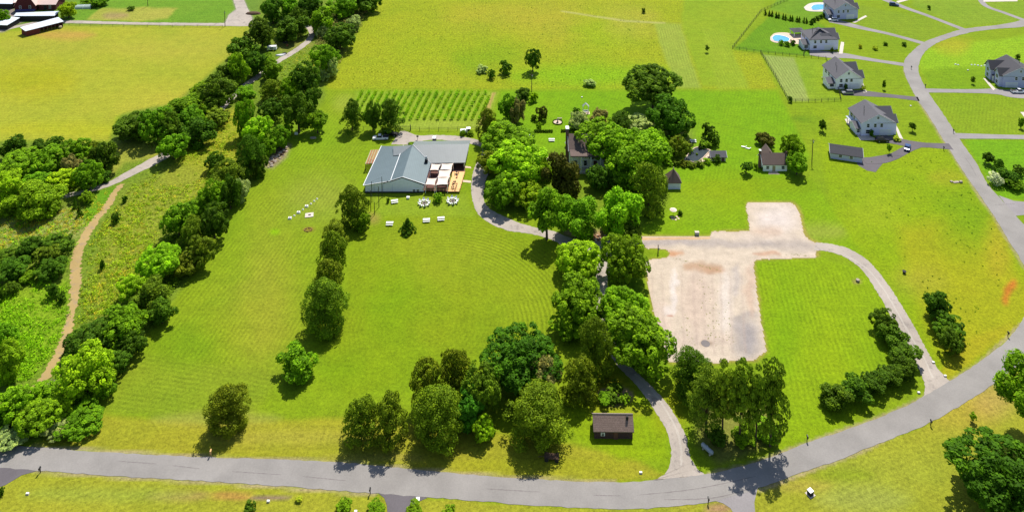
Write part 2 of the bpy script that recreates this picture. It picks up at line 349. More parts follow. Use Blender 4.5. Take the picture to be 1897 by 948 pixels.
# yards under trees
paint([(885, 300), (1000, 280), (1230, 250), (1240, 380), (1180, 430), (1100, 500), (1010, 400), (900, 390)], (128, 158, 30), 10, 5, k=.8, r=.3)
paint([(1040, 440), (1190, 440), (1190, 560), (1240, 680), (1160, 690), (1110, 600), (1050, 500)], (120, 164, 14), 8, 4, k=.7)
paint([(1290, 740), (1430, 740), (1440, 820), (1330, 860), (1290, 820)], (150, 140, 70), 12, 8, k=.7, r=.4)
blob(1140, 733, 33, 18, (200, 168, 120), soft=3, jit=2); blob(1260, 262, 22, 24, (150, 140, 80), k=.7)
blob(1070, 432, 26, 6, (220, 176, 140), k=.9); blob(1112, 438, 14, 10, (220, 170, 130), k=.9); blob(1015, 412, 12, 5, (190, 140, 100), k=.7)
paint([(515, 262), (540, 268), (532, 290), (505, 312), (485, 310), (500, 290)], (176, 160, 110), 5, 4, r=.6)
me = bpy.data.meshes.new('ground'); nx, ny = len(gx), len(gy)
hz = np.zeros(len(X))
co = np.stack([X, Y, hz], 1).astype(np.float32)
idx = np.arange(nx * ny).reshape(ny, nx)
fa = np.stack([idx[:-1, :-1], idx[:-1, 1:], idx[1:, 1:], idx[1:, :-1]], -1).reshape(-1, 4).astype(np.int32)
me.vertices.add(len(co)); me.vertices.foreach_set('co', co.ravel())
me.loops.add(fa.size); me.loops.foreach_set('vertex_index', fa.ravel())
me.polygons.add(len(fa)); me.polygons.foreach_set('loop_start', np.arange(0, fa.size, 4, dtype=np.int32)); me.polygons.foreach_set('loop_total', np.full(len(fa), 4, np.int32))
at = me.attributes.new('land', 'FLOAT_COLOR', 'POINT'); at.data.foreach_set('color', np.concatenate([land * np.array([.77, .785, .9]) * ALB , np.ones((len(X), 1))], 1).astype(np.float32).ravel())
at = me.attributes.new('mow', 'FLOAT_COLOR', 'POINT'); at.data.foreach_set('color', np.stack([mow, amp, rgh, np.ones(len(X))], 1).astype(np.float32).ravel())
me.update(calc_edges=True)
m, nt, b = newmat('grass_land')
A = nt.nodes.new('ShaderNodeAttribute'); A.attribute_name = 'land'
B_ = nt.nodes.new('ShaderNodeAttribute'); B_.attribute_name = 'mow'
sp = nt.nodes.new('ShaderNodeSeparateColor'); nt.links.new(B_.outputs['Color'], sp.inputs[0])
tc = nt.nodes.new('ShaderNodeTexCoord')
big = noise_tex(nt, 0.045, 5, 0.62); midn = noise_tex(nt, 0.28, 4, 0.65); fine = noise_tex(nt, 1.3, 3, 0.7); vf = noise_tex(nt, 4.0, 2, 0.7)
c = A.outputs['Color']
c = mixc(nt, mathn(nt, 'MULTIPLY', mathn(nt, 'SUBTRACT', big, 0.5), 1.7, True), c, mixc(nt, 1.0, c, (1.22, 1.04, 1.3, 1), 'MULTIPLY'))
c = mixc(nt, mathn(nt, 'MULTIPLY', mathn(nt, 'SUBTRACT', 0.5, big), 2.4, True), c, mixc(nt, 1.0, c, (0.76, 0.90, 0.8, 1), 'MULTIPLY'))
ph = mathn(nt, 'ADD', mathn(nt, 'MULTIPLY', sp.outputs[0], 2 * math.pi / 1.25), mathn(nt, 'MULTIPLY', midn, 5.0))
st = mathn(nt, 'MULTIPLY', mathn(nt, 'SINE', ph), sp.outputs[1])
st = mathn(nt, 'MULTIPLY', st, mathn(nt, 'MULTIPLY', mathn(nt, 'SUBTRACT', noise_tex(nt, 0.07, 3, .6), 0.33), 4.5, True))
g1 = mathn(nt, 'MULTIPLY', mathn(nt, 'SUBTRACT', midn, 0.5), 0.6)
g2 = mathn(nt, 'MULTIPLY', mathn(nt, 'SUBTRACT', fine, 0.5), mathn(nt, 'ADD', mathn(nt, 'MULTIPLY', sp.outputs[2], 2.2), 0.85))
g3 = mathn(nt, 'MULTIPLY', mathn(nt, 'SUBTRACT', vf, 0.5), 1.2)
k = mathn(nt, 'ADD', mathn(nt, 'ADD', mathn(nt, 'ADD', mathn(nt, 'ADD', st, 1.0), g1), g2), g3)
vm = nt.nodes.new('ShaderNodeVectorMath'); vm.operation = 'SCALE'; nt.links.new(c, vm.inputs[0]); nt.links.new(k, vm.inputs['Scale'])
nt.links.new(vm.outputs[0], b.inputs['Base Color']); b.inputs['Roughness'].default_value = 0.9; b.inputs['Specular IOR Level'].default_value = 0.1
bp = nt.nodes.new('ShaderNodeBump'); bp.inputs['Strength'].default_value = 0.7; bp.inputs['Distance'].default_value = 0.25
nt.links.new(mathn(nt, 'MULTIPLY', fine, mathn(nt, 'ADD', sp.outputs[2], 0.15)), bp.inputs['Height']); nt.links.new(bp.outputs[0], b.inputs['Normal'])
me.materials.append(m); struct(link('ground', me))

# ---------------------------------------------------------------- roads, drives, car park
def asphalt(name, col, streak=0.12, patch=None):
    m, nt, b = newmat(name)
    n1 = noise_tex(nt, 0.12, 4, 0.6); n2 = noise_tex(nt, 3.0, 3, 0.7); n3 = noise_tex(nt, 0.35, 4, 0.7)
    c = ramp(nt, n1, [(0.3, scalec(col, 0.86)), (0.7, scalec(col, 1.12))])
    if patch: c = mixc(nt, mathn(nt, 'MULTIPLY', mathn(nt, 'SUBTRACT', n3, 0.53), 7.0, True), c, patch)
    k = mathn(nt, 'ADD', mathn(nt, 'MULTIPLY', n2, 0.4), 0.8)
    vm = nt.nodes.new('ShaderNodeVectorMath'); vm.operation = 'SCALE'; nt.links.new(c, vm.inputs[0]); nt.links.new(k, vm.inputs['Scale'])
    nt.links.new(vm.outputs[0], b.inputs['Base Color']); b.inputs['Roughness'].default_value = 0.85; b.inputs['Specular IOR Level'].default_value = 0.2
    return m
asphalt('road', C(166, 161, 156)); asphalt('drive_grey', C(166, 160, 160)); asphalt('drive_dark', C(118, 112, 116))
asphalt('gravel', C(196, 184, 172), patch=C(164, 154, 146)); asphalt('dirt', C(194, 166, 108), patch=C(176, 152, 120)); asphalt('crack', C(140, 132, 130)); asphalt('gravel_light', C(206, 196, 184))
def cr(pts, n):
    """Catmull-Rom resample by arc length"""
    p = np.array(pts, float); q = [p[0]]
    e = np.vstack([2 * p[0] - p[1], p, 2 * p[-1] - p[-2]])
    out = []
    for i in range(len(p) - 1):
        a, b_, c_, d = e[i], e[i + 1], e[i + 2], e[i + 3]
        for t in np.linspace(0, 1, 12, endpoint=False):
            out.append(0.5 * ((2 * b_) + (c_ - a) * t + (2 * a - 5 * b_ + 4 * c_ - d) * t * t + (-a + 3 * b_ - 3 * c_ + d) * t ** 3))
    out.append(p[-1]); out = np.array(out)
    s = np.concatenate([[0], np.cumsum(np.hypot(*np.diff(out, axis=0).T))]); u = np.linspace(0, s[-1], n)
    return np.stack([np.interp(u, s, out[:, 0]), np.interp(u, s, out[:, 1])], 1)
def gpts(pts): return [(P(*p).x, P(*p).y) for p in pts]
def ribbon2(name, L, Rr, z, mat, n=120, jag=0.15, parent=None):
    a = cr(gpts(L), n); c_ = cr(gpts(Rr), n); mb = MB(); rr = random.Random(3)
    a += np.array([[rr.uniform(-jag, jag), rr.uniform(-jag, jag)] for _ in a]); c_ += np.array([[rr.uniform(-jag, jag), rr.uniform(-jag, jag)] for _ in c_])
    for p, q in zip(a, c_): mb.v += [(p[0], p[1], z), (q[0], q[1], z)]
    for i in range(n - 1): mb.f.append([2 * i, 2 * i + 1, 2 * i + 3, 2 * i + 2])
    return obj(name, mb, mat, parent)
def ribbon(name, pts, z, mat, n=80, jag=0.1, parent=None):
    """pts = (px, py, width in metres)"""
    w_ = [(P(p[0], p[1]).x, P(p[0], p[1]).y) for p in pts]; c_ = cr(w_, n); s = np.linspace(0, 1, len(pts))
    ww = np.interp(np.linspace(0, 1, n), s, [p[2] for p in pts]); d = np.gradient(c_, axis=0); d /= np.hypot(d[:, 0], d[:, 1])[:, None] + 1e-9
    mb = MB(); rr = random.Random(4)
    for i in range(n):
        nx_, ny_ = -d[i][1], d[i][0]; h = ww[i] / 2
        j1, j2 = rr.uniform(-jag, jag), rr.uniform(-jag, jag)
        mb.v += [(c_[i][0] + nx_ * (h + j1), c_[i][1] + ny_ * (h + j1), z), (c_[i][0] - nx_ * (h + j2), c_[i][1] - ny_ * (h + j2), z)]
    for i in range(n - 1): mb.f.append([2 * i, 2 * i + 1, 2 * i + 3, 2 * i + 2])
    return obj(name, mb, mat, parent)
def area(name, pts, z, mat, jag=0.2, step=1.5, parent=None):
    g = gpts(pts); out = []; rr = random.Random(9)
    for a, b_ in zip(g, g[1:] + g[:1]):
        n = max(1, int(math.hypot(b_[0] - a[0], b_[1] - a[1]) / step))
        for i in range(n):
            t = i / n; out.append((a[0] + (b_[0] - a[0]) * t + rr.uniform(-jag, jag), a[1] + (b_[1] - a[1]) * t + rr.uniform(-jag, jag), z))
    mb = MB(); mb.poly(out); return obj(name, mb, mat, parent)
inner = [(-60, 818), (0, 823), (100, 830), (200, 838), (400, 847), (600, 854), (740, 866), (877, 879), (1000, 888), (1141, 893), (1215, 889), (1306, 878), (1383, 861), (1442, 841), (1500, 818), (1560, 799), (1610, 780), (1665, 758), (1715, 732), (1757, 707), (1812, 672), (1867, 629), (1894, 592), (1914, 545), (1897, 492), (1868, 445), (1841, 400), (1797, 336), (1773, 300), (1748, 260), (1721, 216), (1698, 182), (1678, 142), (1674, 118), (1684, 101), (1711, 79), (1745, 66), (1786, 54), (1846, 47), (1884, 40), (1915, 30), (1980, 8)]
outer = [(-60, 862), (0, 866), (80, 872), (220, 882), (400, 892), (560, 903), (701, 914), (880, 927), (987, 936), (1148, 943), (1230, 939), (1321, 928), (1402, 905), (1480, 876), (1560, 850), (1592, 836), (1660, 809), (1720, 784), (1800, 738), (1867, 692), (1920, 646), (1965, 590), (1972, 530), (1940, 460), (1897, 416), (1857, 372), (1829, 340), (1807, 300), (1779, 260), (1742, 203), (1720, 172), (1703, 138), (1703, 118), (1715, 95), (1745, 76), (1796, 61), (1846, 54), (1897, 50), (1935, 40), (2000, 18)]
struct(ribbon2('road', inner, outer, 0.05, 'road', 420, 0.13))
RZ = 0.03
lg_ = np.array([(P(*p).x, P(*p).y) for p in lot]); cs_ = .42
lx = np.arange(lg_[:, 0].min() - 1, lg_[:, 0].max() + 1, cs_); ly = np.arange(lg_[:, 1].min() - 1, lg_[:, 1].max() + 1, cs_)
LX, LY = np.meshgrid(lx, ly); keep = (PX, PY, JX, JY, land, amp, rgh, mow)
X2 = LX.ravel(); Y2 = LY.ravel(); d2_ = Y2 * cT + CH * sT; PX = XC + FPX * X2 / d2_; PY = YP - FPX * (Y2 * sT - CH * cT) / d2_
JX = (fbm(X2, Y2, 4, 51) - .5) * 2; JY = (fbm(X2, Y2, 4, 61) - .5) * 2
land = np.tile(np.array(lin((216, 198, 176))), (len(X2), 1)); amp = np.zeros(len(X2)); rgh = amp.copy(); mow = amp.copy()
sel, wt = weight(lot, 1.5, 2.5); inside = np.zeros(len(X2), bool); inside[sel[wt > .45]] = True; edge = np.ones(len(X2)); e_s, e_w = weight(lot, 7, 3); edge[e_s] = 1 - e_w
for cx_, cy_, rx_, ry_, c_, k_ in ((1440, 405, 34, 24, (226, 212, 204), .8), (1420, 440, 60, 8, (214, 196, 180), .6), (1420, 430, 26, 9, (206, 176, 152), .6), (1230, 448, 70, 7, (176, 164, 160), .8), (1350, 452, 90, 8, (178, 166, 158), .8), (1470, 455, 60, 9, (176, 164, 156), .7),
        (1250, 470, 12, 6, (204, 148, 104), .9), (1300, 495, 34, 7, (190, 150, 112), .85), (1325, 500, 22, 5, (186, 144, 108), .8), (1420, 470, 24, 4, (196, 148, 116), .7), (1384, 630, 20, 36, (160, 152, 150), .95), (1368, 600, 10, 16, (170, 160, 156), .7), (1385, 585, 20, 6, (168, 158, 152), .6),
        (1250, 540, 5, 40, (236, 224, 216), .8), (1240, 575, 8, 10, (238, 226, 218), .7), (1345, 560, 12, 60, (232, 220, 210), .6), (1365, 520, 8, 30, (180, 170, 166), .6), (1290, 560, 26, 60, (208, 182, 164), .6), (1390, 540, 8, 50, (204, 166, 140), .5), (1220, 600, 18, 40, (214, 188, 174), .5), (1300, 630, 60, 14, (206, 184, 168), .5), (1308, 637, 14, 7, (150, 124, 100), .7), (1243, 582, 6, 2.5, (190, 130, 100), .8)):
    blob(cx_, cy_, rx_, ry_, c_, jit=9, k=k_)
for xs_ in (1206, 1226, 1262, 1284, 1302, 1318, 1334, 1352, 1374): paint([(xs_ - 1.2, 505), (xs_ + 1.2, 505), (xs_ + 8, 655), (xs_ + 4, 655)], (186, 164, 150), 2.5, 3, k=.45)
paint([(1188, 440), (1316, 440), (1316, 443), (1188, 444)], (226, 180, 120), 2, 2, k=.9)
land = land * (1 - edge[:, None] * .5) + np.array(lin((196, 162, 122))) * edge[:, None] * .5
iy, ix = np.meshgrid(np.arange(len(ly) - 1), np.arange(len(lx) - 1), indexing='ij'); iy = iy.ravel(); ix = ix.ravel(); w_l = len(lx); a_ = iy * w_l + ix
okc = inside[a_] & inside[a_ + 1] & inside[a_ + w_l] & inside[a_ + w_l + 1]; a_ = a_[okc]
me = bpy.data.meshes.new('car_park'); me.from_pydata(np.stack([X2, Y2, np.full(len(X2), .026)], 1).tolist(), [], np.stack([a_, a_ + 1, a_ + w_l + 1, a_ + w_l], 1).tolist())
at = me.attributes.new('land', 'FLOAT_COLOR', 'POINT'); at.data.foreach_set('color', np.concatenate([land * ALB, np.ones((len(X2), 1))], 1).astype(np.float32).ravel()); me.update()
PX, PY, JX, JY, land, amp, rgh, mow = keep
g = struct(link('car_park', me)); g.data.materials.append(None)
m, nt, b = newmat('pale_gravel')
A = nt.nodes.new('ShaderNodeAttribute'); A.attribute_name = 'land'
n1 = noise_tex(nt, 0.35, 5, 0.7); n3 = noise_tex(nt, 2.6, 3, .75)
kk = mathn(nt, 'ADD', mathn(nt, 'ADD', mathn(nt, 'MULTIPLY', n3, .7), .26), mathn(nt, 'MULTIPLY', n1, .75))
vm = nt.nodes.new('ShaderNodeVectorMath'); vm.operation = 'SCALE'; nt.links.new(A.outputs['Color'], vm.inputs[0]); nt.links.new(kk, vm.inputs['Scale'])
nt.links.new(vm.outputs[0], b.inputs['Base Color']); b.inputs['Roughness'].default_value = .9
g.data.materials[0] = m; M('weeds', C(150, 150, 70), .3, 3)
dr = MB(); dr.lathe(*gpts([(1307, 636)])[0], [(1.15, 0.036), (0.9, 0.06), (0.5, 0.05)], 14)
tag(obj('storm_drain', dr, 'crack'), 'round dark drain grate set in the pale gravel car park', 'drain')
rr = random.Random(8); wd = MB()
for i in range(150):
    line = rr.choice([(1300, 505, 1315, 640), (1322, 520, 1325, 640), (1345, 560, 1350, 640), (1272, 580, 1278, 650), (1255, 480, 1330, 500), (1465, 470, 1505, 475)])
    t = rr.random(); p = P(line[0] + (line[2] - line[0]) * t + rr.gauss(0, 4.5), line[1] + (line[3] - line[1]) * t + rr.gauss(0, 1.2)); r_ = rr.uniform(.05, .2)
    n = 6; a0 = rr.random() * 6; wd.poly([(p.x + r_ * rr.uniform(.6, 1.2) * math.cos(a0 + q * 6.283 / n), p.y + r_ * rr.uniform(.6, 1.2) * math.sin(a0 + q * 6.283 / n), 0.04 + rr.random() * .06) for q in range(n)])
tag(obj('weed_patches', wd, 'weeds'), 'small weeds growing in lines through the pale gravel car park', 'weeds', kind='stuff')
struct(ribbon2('gravel_drive', [(1512, 449), (1540, 452), (1575, 462), (1610, 485), (1640, 520), (1668, 562), (1692, 602), (1715, 645), (1737, 682), (1757, 703), (1774, 712)],
        [(1508, 464), (1535, 466), (1565, 476), (1596, 499), (1622, 536), (1645, 576), (1668, 622), (1690, 662), (1706, 692), (1714, 718), (1706, 744)], 0.038, 'gravel', 110))
struct(ribbon2('gravel_drive', [(1180, 894), (1222, 884), (1240, 862), (1243, 835), (1236, 802), (1218, 768), (1188, 724), (1160, 694), (1140, 672), (1124, 640), (1112, 600), (1104, 560), (1103, 520), (1108, 490), (1120, 465), (1160, 448)],
        [(1320, 888), (1292, 868), (1278, 842), (1271, 810), (1254, 774), (1228, 738), (1196, 704), (1172, 682), (1152, 656), (1138, 628), (1128, 600), (1124, 560), (1126, 520), (1134, 490), (1150, 470), (1180, 452)], 0.032, 'gravel', 140))
struct(ribbon('wheel_track', [(1262, 862, .5), (1262, 835, .5), (1256, 803, .5), (1240, 770, .5), (1210, 725, .5), (1176, 692, .5)], 0.042, 'gravel_light', 60))
struct(ribbon('wheel_track', [(1565, 472, .5), (1605, 497, .5), (1636, 535, .5), (1662, 578, .5), (1688, 624, .5), (1712, 664, .5), (1728, 700, .5)], 0.046, 'gravel_light', 60))
struct(ribbon2('gravel_drive', [(1110, 470), (1062, 462), (1042, 455), (1022, 444), (981, 433), (937, 426), (897, 407), (880, 386), (873, 352), (876, 320), (884, 300), (892, 285), (890, 272), (868, 266), (849, 262.5), (811, 259), (784, 261), (763, 268), (724, 268)],
        [(1130, 452), (1082, 446), (1049, 438), (1028, 429), (975, 417), (931, 400), (904, 384), (896, 366), (898, 340), (906, 318), (912, 300), (912, 282), (900, 266), (883, 259), (845, 252), (801, 250.5), (773, 251), (752, 243), (742, 243)], 0.036, 'gravel', 150))
struct(area('gravel_drive', [(1090, 450), (1175, 436), (1180, 456), (1110, 474)], 0.028, 'gravel'))
struct(ribbon('dirt_path', [(54, 732, 2.2), (90, 690, 2.3), (115, 640, 2.1), (130, 590, 2.2), (140, 530, 2.5), (144, 470, 2.7), (168, 420, 2.9), (196, 385, 2.6), (214, 355, 2.2), (226, 341, 1.8)], 0.03, 'dirt', 170, .45))
struct(ribbon('farm_lane', [(100, 368, 2.6), (160, 354, 2.6), (205, 340, 3.4), (240, 322, 5.0), (275, 304, 4.4), (310, 285, 3.5), (350, 258, 3), (400, 212, 3), (424, 187, 3), (452, 160, 3), (478, 142, 3), (510, 117, 3.2), (548, 94, 3.4), (572, 75, 3.2), (578, 60, 3), (570, 48, 3), (560, 36, 2.5)], 0.034, 'gravel', 140, .2))
struct(ribbon('farm_lane', [(-20, 62, 3), (60, 44, 3.6), (120, 41, 3.4), (250, 44, 3), (420, 46, 3.4), (470, 46, 4)], 0.03, 'gravel', 60, .2))
struct(area('farm_yard', [(415, 48), (424, 28), (438, 18), (428, -12), (446, -12), (462, 22), (472, 48)], 0.04, 'gravel'))
for nm, pp, mt in (('driveway', [(-30, 864), (20, 866), (70, 871), (40, 880), (10, 898), (-30, 912)], 'drive_dark'), ('driveway', [(700, 912), (712, 922), (717, 935), (718, 960), (758, 960), (762, 940), (772, 930), (792, 921)], 'drive_dark'),
                   ('driveway', [(1318, 925), (1340, 932), (1354, 941), (1364, 960), (1400, 960), (1397, 930), (1404, 903)], 'drive_grey'), ('driveway', [(1850, 362), (1878, 372), (1940, 378), (1940, 400), (1902, 398), (1880, 400)], 'drive_grey')):
    struct(area(nm, pp, 0.043, mt, .05))
DZ = .03
for nm, pp, mt in (('driveway', [(1625, -6, 4), (1650, 4, 4), (1680, 16, 3.2), (1720, 30, 3), (1785, 55, 3.4)], 'drive_grey'), ('driveway', [(1812, -8, 3), (1826, 11, 3), (1860, 24, 3), (1898, 38, 3)], 'drive_grey'),
                   ('driveway', [(1538, 38, 6), (1560, 43, 5), (1600, 53, 3.2), (1650, 64, 3), (1712, 81, 3.6)], 'drive_grey'), ('driveway', [(1500, 97, 7), (1530, 101, 7), (1570, 104, 4), (1620, 112, 3), (1680, 121, 3.6)], 'drive_grey'),
                   ('driveway', [(1560, 172, 5), (1595, 173, 5), (1640, 177, 3), (1702, 184, 3.6)], 'drive_dark'), ('driveway', [(1715, 168, 3.6), (1780, 169, 3), (1846, 170, 3.6), (1870, 174, 7), (1930, 176, 8)], 'drive_grey'),
                   ('driveway', [(1772, 252, 4), (1830, 253, 3), (1930, 255, 3)], 'drive_grey'), ('driveway', [(1632, 256, 6), (1655, 260, 5), (1690, 267, 3.2), (1762, 272, 4.2)], 'drive_dark'),
                   ('driveway', [(1702, 268, 3.4), (1680, 277, 3.4), (1655, 290, 3.4), (1625, 297, 4.5), (1600, 298, 4)], 'drive_dark')):
    DZ += .004; struct(ribbon(nm, pp, DZ, mt, 40, .03))
struct(area('driveway', [(1588, 292), (1612, 296), (1640, 297), (1622, 319), (1606, 316), (1588, 305)], 0.026, 'drive_dark', .03))
for q in ([(220, 854), (290, 859)], [(320, 862), (370, 868)], [(430, 873), (520, 879)], [(560, 882), (640, 890)], [(900, 905), (1000, 911)], [(1100, 917), (1150, 918)], [(1180, 917), (1290, 905), (1400, 882)], [(1230, 925), (1320, 922), (1390, 905)], [(1786, 290), (1797, 305), (1808, 325)], [(1840, 380), (1880, 378)]):
    struct(ribbon('road_crack', [(x, y, .12) for x, y in q], 0.056, 'crack', 30, .05))
# ---------------------------------------------------------------- trees and shrubs
leafmat('leaf_bright', C(128, 172, 30)); leafmat('leaf_mid', C(104, 146, 26)); leafmat('leaf_dark', C(74, 108, 26)); leafmat('leaf_cedar', C(94, 118, 26), .02, .2)
leafmat('leaf_teal', C(80, 130, 36)); leafmat('leaf_silver', C(150, 172, 122)); leafmat('leaf_purple', C(78, 86, 34)); leafmat('leaf_lime', C(136, 178, 28)); leafmat('leaf_pine', C(104, 136, 38), .02, .25)
leafmat('leaf_white', C(214, 216, 190)); leafmat('leaf_red', C(196, 112, 84)); leafmat('leaf_grey', C(130, 132, 88)); leafmat('leaf_yellow', C(206, 206, 60)); leafmat('leaf_deep', C(74, 112, 22))
M('bark', C(96, 80, 64), .3, 5, .95); M('bark_pale', C(150, 138, 120), .25, 5, .95)
def crown(kind, ncl, nlf, seed, ls):
    """leaf quads of a crown in the unit ball; returns a mesh without material"""
    r = np.random.RandomState(seed)
    cs, rad, cd_ = [], [], []
    lobes = r.randn(9, 3); lobes /= np.linalg.norm(lobes, axis=1)[:, None]; lw = r.uniform(-.16, .2, 9)
    nl = {'big': 13, 'round': 9, 'airy': 9}.get(kind, 1); LC = []; 
    for i in range(nl):
        for _t in range(30):
            q = r.randn(3); q /= np.linalg.norm(q); q[2] = q[2] * .75 + .08; q = q * r.uniform(.5, .72)
            if i == 0: q = np.array([.05, 0, .45])
            if not LC or min(np.linalg.norm(q - z_) for z_ in LC) > (.42 if kind != 'big' else .36): break
        LC.append(q)
    LC = np.array(LC); LR = r.uniform(.28, .46, nl) if kind != 'airy' else r.uniform(.2, .36, nl)
    for i in range(ncl):
        if kind in ('cedar', 'spruce', 'pine'):
            z = r.uniform(-.98, .95); a = r.uniform(0, 6.2832)
            if kind == 'cedar':
                pr = math.sqrt(max(0.02, 1 - abs((z + .3) / (1.27 if z > -.3 else .95)) ** 1.9)); rr_ = pr * r.uniform(.62, .97); rc = r.uniform(.13, .24)
                rr_ *= 1 + .15 * math.sin(a * 2 + seed + z * 3) + .1 * math.sin(a * 5 + z * 7 + seed)
            elif kind == 'spruce':
                pr = (1 - z) / 2; rr_ = pr * r.uniform(.6, 1.0) * (1 + .12 * math.sin(z * 26)); rc = .08 + .10 * pr
            else:
                lev = round((z + 1) * 4.5) / 4.5 - 1 + r.uniform(-.05, .05); z = lev
                pr = (.72 + .28 * math.sin((z + 1.2) * 2.3)) if z < .6 else math.sqrt(max(.02, (1.02 - z) / .42)) * .85
                rr_ = abs(pr) * (r.uniform(.3, .95) ** .7); rc = r.uniform(.12, .22)
            rr_ = max(0, rr_ - rc * .5)
            c = np.array([rr_ * math.cos(a), rr_ * math.sin(a), z * .93]); d = np.array([math.cos(a), math.sin(a), .35 if kind != 'spruce' else .1])
        else:
            for _try in range(40):
                li = r.randint(len(LC)); d = r.randn(3); d /= np.linalg.norm(d)
                rc = r.uniform(.10, .19) if kind != 'big' else r.uniform(.075, .15)
                c = LC[li] + d * (LR[li] - rc * .6) * np.array([1, 1, .85])
                q = np.linalg.norm((c - LC) / LR[:, None], axis=1); q[li] = 9
                if q.min() < .72 or (c[2] < -.75): continue
                if not cs or (np.linalg.norm(np.array(cs) - c, axis=1) / (np.array(rad) + rc)).min() > .55: break
            d = d * .7 + c * .6; d /= np.linalg.norm(d) + 1e-6
        cs.append(c); rad.append(rc); cd_.append(d / np.linalg.norm(d))
    cs = np.array(cs); rad = np.array(rad); cd_ = np.array(cd_)
    w_ = rad ** 2; cnt = r.multinomial(nlf, w_ / w_.sum()); ci = np.repeat(np.arange(ncl), cnt)
    d = r.randn(nlf, 3); d /= np.linalg.norm(d, axis=1)[:, None]
    fl = np.einsum('ij,ij->i', d, cd_[ci] + np.array([0, 0, .5])) < -.1; d[fl] *= -1
    rr_ = r.uniform(.72, 1.08, nlf)
    if kind == 'airy': rr_ = r.uniform(.4, 1.2, nlf)
    p = cs[ci] + d * (rad[ci] * rr_)[:, None]
    if kind in ('cedar', 'spruce', 'pine'): p[:, 2] = cs[ci][:, 2] + d[:, 2] * rad[ci] * rr_ * (.8 if kind == 'cedar' else .5)
    n = d * .85 + r.randn(nlf, 3) * .38 + np.array([0, 0, .25]); s = ls * r.uniform(.65, 1.3, nlf)
    # inner filler that blocks the light
    nf = nlf // 10
    q = r.randn(nf, 3); q /= np.linalg.norm(q, axis=1)[:, None]; q *= (r.rand(nf) ** .4 * .5)[:, None]
    if kind == 'spruce': zz = r.uniform(-.95, .7, nf); q[:, :2] *= ((1 - zz) / 2)[:, None]; q[:, 2] = zz
    if kind == 'cedar': q[:, 2] *= 1.35
    if kind == 'pine': q[:, :2] *= .55; q[:, 2] *= 1.3
    p = np.vstack([p, q]); n = np.vstack([n, r.randn(nf, 3)]); s = np.concatenate([s, np.full(nf, ls * 1.7)])
    ext = np.percentile(np.abs(p), 98.5, axis=0); p = p / ext[None, :]; s = s / ext.mean()
    tone = np.concatenate([np.clip(.5 + .16 * r.randn(ncl)[ci] + .2 * r.randn(nlf), 0, 1), np.full(nf, .4)])
    return quads(p, n, s, tone, r)
def quads(p, n, s, tone, r):
    N = len(p); n = n / (np.linalg.norm(n, axis=1)[:, None] + 1e-9)
    t = np.cross(n, r.randn(N, 3)); t /= np.linalg.norm(t, axis=1)[:, None] + 1e-9; b_ = np.cross(n, t)
    k = r.uniform(.5, .9, (N, 1)) * s[:, None]; a = s[:, None]
    v = np.stack([p - t * a - b_ * k * .3, p - t * a * .1 - b_ * k, p + t * a + b_ * k * .2, p + t * a * .15 + b_ * k], 1).reshape(-1, 3)
    me = bpy.data.meshes.new('crown'); me.vertices.add(4 * N); me.vertices.foreach_set('co', v.astype(np.float32).ravel())
    me.loops.add(4 * N); me.loops.foreach_set('vertex_index', np.arange(4 * N, dtype=np.int32))
    me.polygons.add(N); me.polygons.foreach_set('loop_start', np.arange(0, 4 * N, 4, dtype=np.int32)); me.polygons.foreach_set('loop_total', np.full(N, 4, np.int32))
    at = me.attributes.new('tone', 'FLOAT', 'FACE'); at.data.foreach_set('value', tone.astype(np.float32)); me.update(calc_edges=True)
    return me
def trunk_mesh(seed, kind):
    r = random.Random(seed); mb = MB()
    if kind in ('pine', 'spruce', 'cedar'):
        mb.tube((0, 0, 0), (0, 0, 1.0), .075, .05, 8); mb.tube((0, 0, 1.0), (0, 0, 1.55), .05, .015, 8)
        for i in range(10):
            z = r.uniform(.6, 1.5); a = r.uniform(0, 6.28); l = .55 * (1.7 - z); mb.tube((0, 0, z), (l * math.cos(a), l * math.sin(a), z + .04), .016, .006, 5)
    else:
        x, y = r.uniform(-.04, .04), r.uniform(-.04, .04)
        mb.tube((0, 0, 0), (x, y, .45), .085, .062, 9)
        for i in range(6):
            a = i * 1.05 + r.uniform(-.3, .3); l = r.uniform(.28, .5); z1 = r.uniform(.75, 1.05); m_ = (x + l * .55 * math.cos(a), y + l * .55 * math.sin(a), z1)
            mb.tube((x, y, .42), m_, .042, .027, 6)
            for q in range(2):
                a2 = a + r.uniform(-.7, .7); mb.tube(m_, (m_[0] + .3 * math.cos(a2), m_[1] + .3 * math.sin(a2), z1 + r.uniform(.1, .35)), .024, .008, 5)
    return mb
PROTO = {}
def proto(kind, size, var, mat):
    key = (kind, size, var, mat)
    if key not in PROTO:
        base = (kind, size, var)
        if base not in PROTO:
            ncl, nlf, ls = {'big': (230, 14000, .036), 'mid': (110, 6000, .050), 'small': (50, 1900, .085)}[size]
            if kind in ('cedar',): nlf = int(nlf * 1.1); ls *= .82
            if kind == 'pine': ncl = int(ncl * .95); nlf = int(nlf * .95); ls *= .88
            if kind == 'airy': nlf = int(nlf * .8)
            PROTO[base] = crown('big' if (kind == 'round' and size == 'big') else kind, ncl, nlf, 17 * var + len(kind) * 5 + len(size), ls)
        me = PROTO[base].copy(); me.materials.append(MATS[mat]); PROTO[key] = me
    return PROTO[key]
TR = {}
def trunk(kind, var):
    if (kind, var) not in TR: TR[(kind, var)] = trunk_mesh(var * 7 + 3, kind).mesh('trunk', MATS['bark'])
    return TR[(kind, var)]
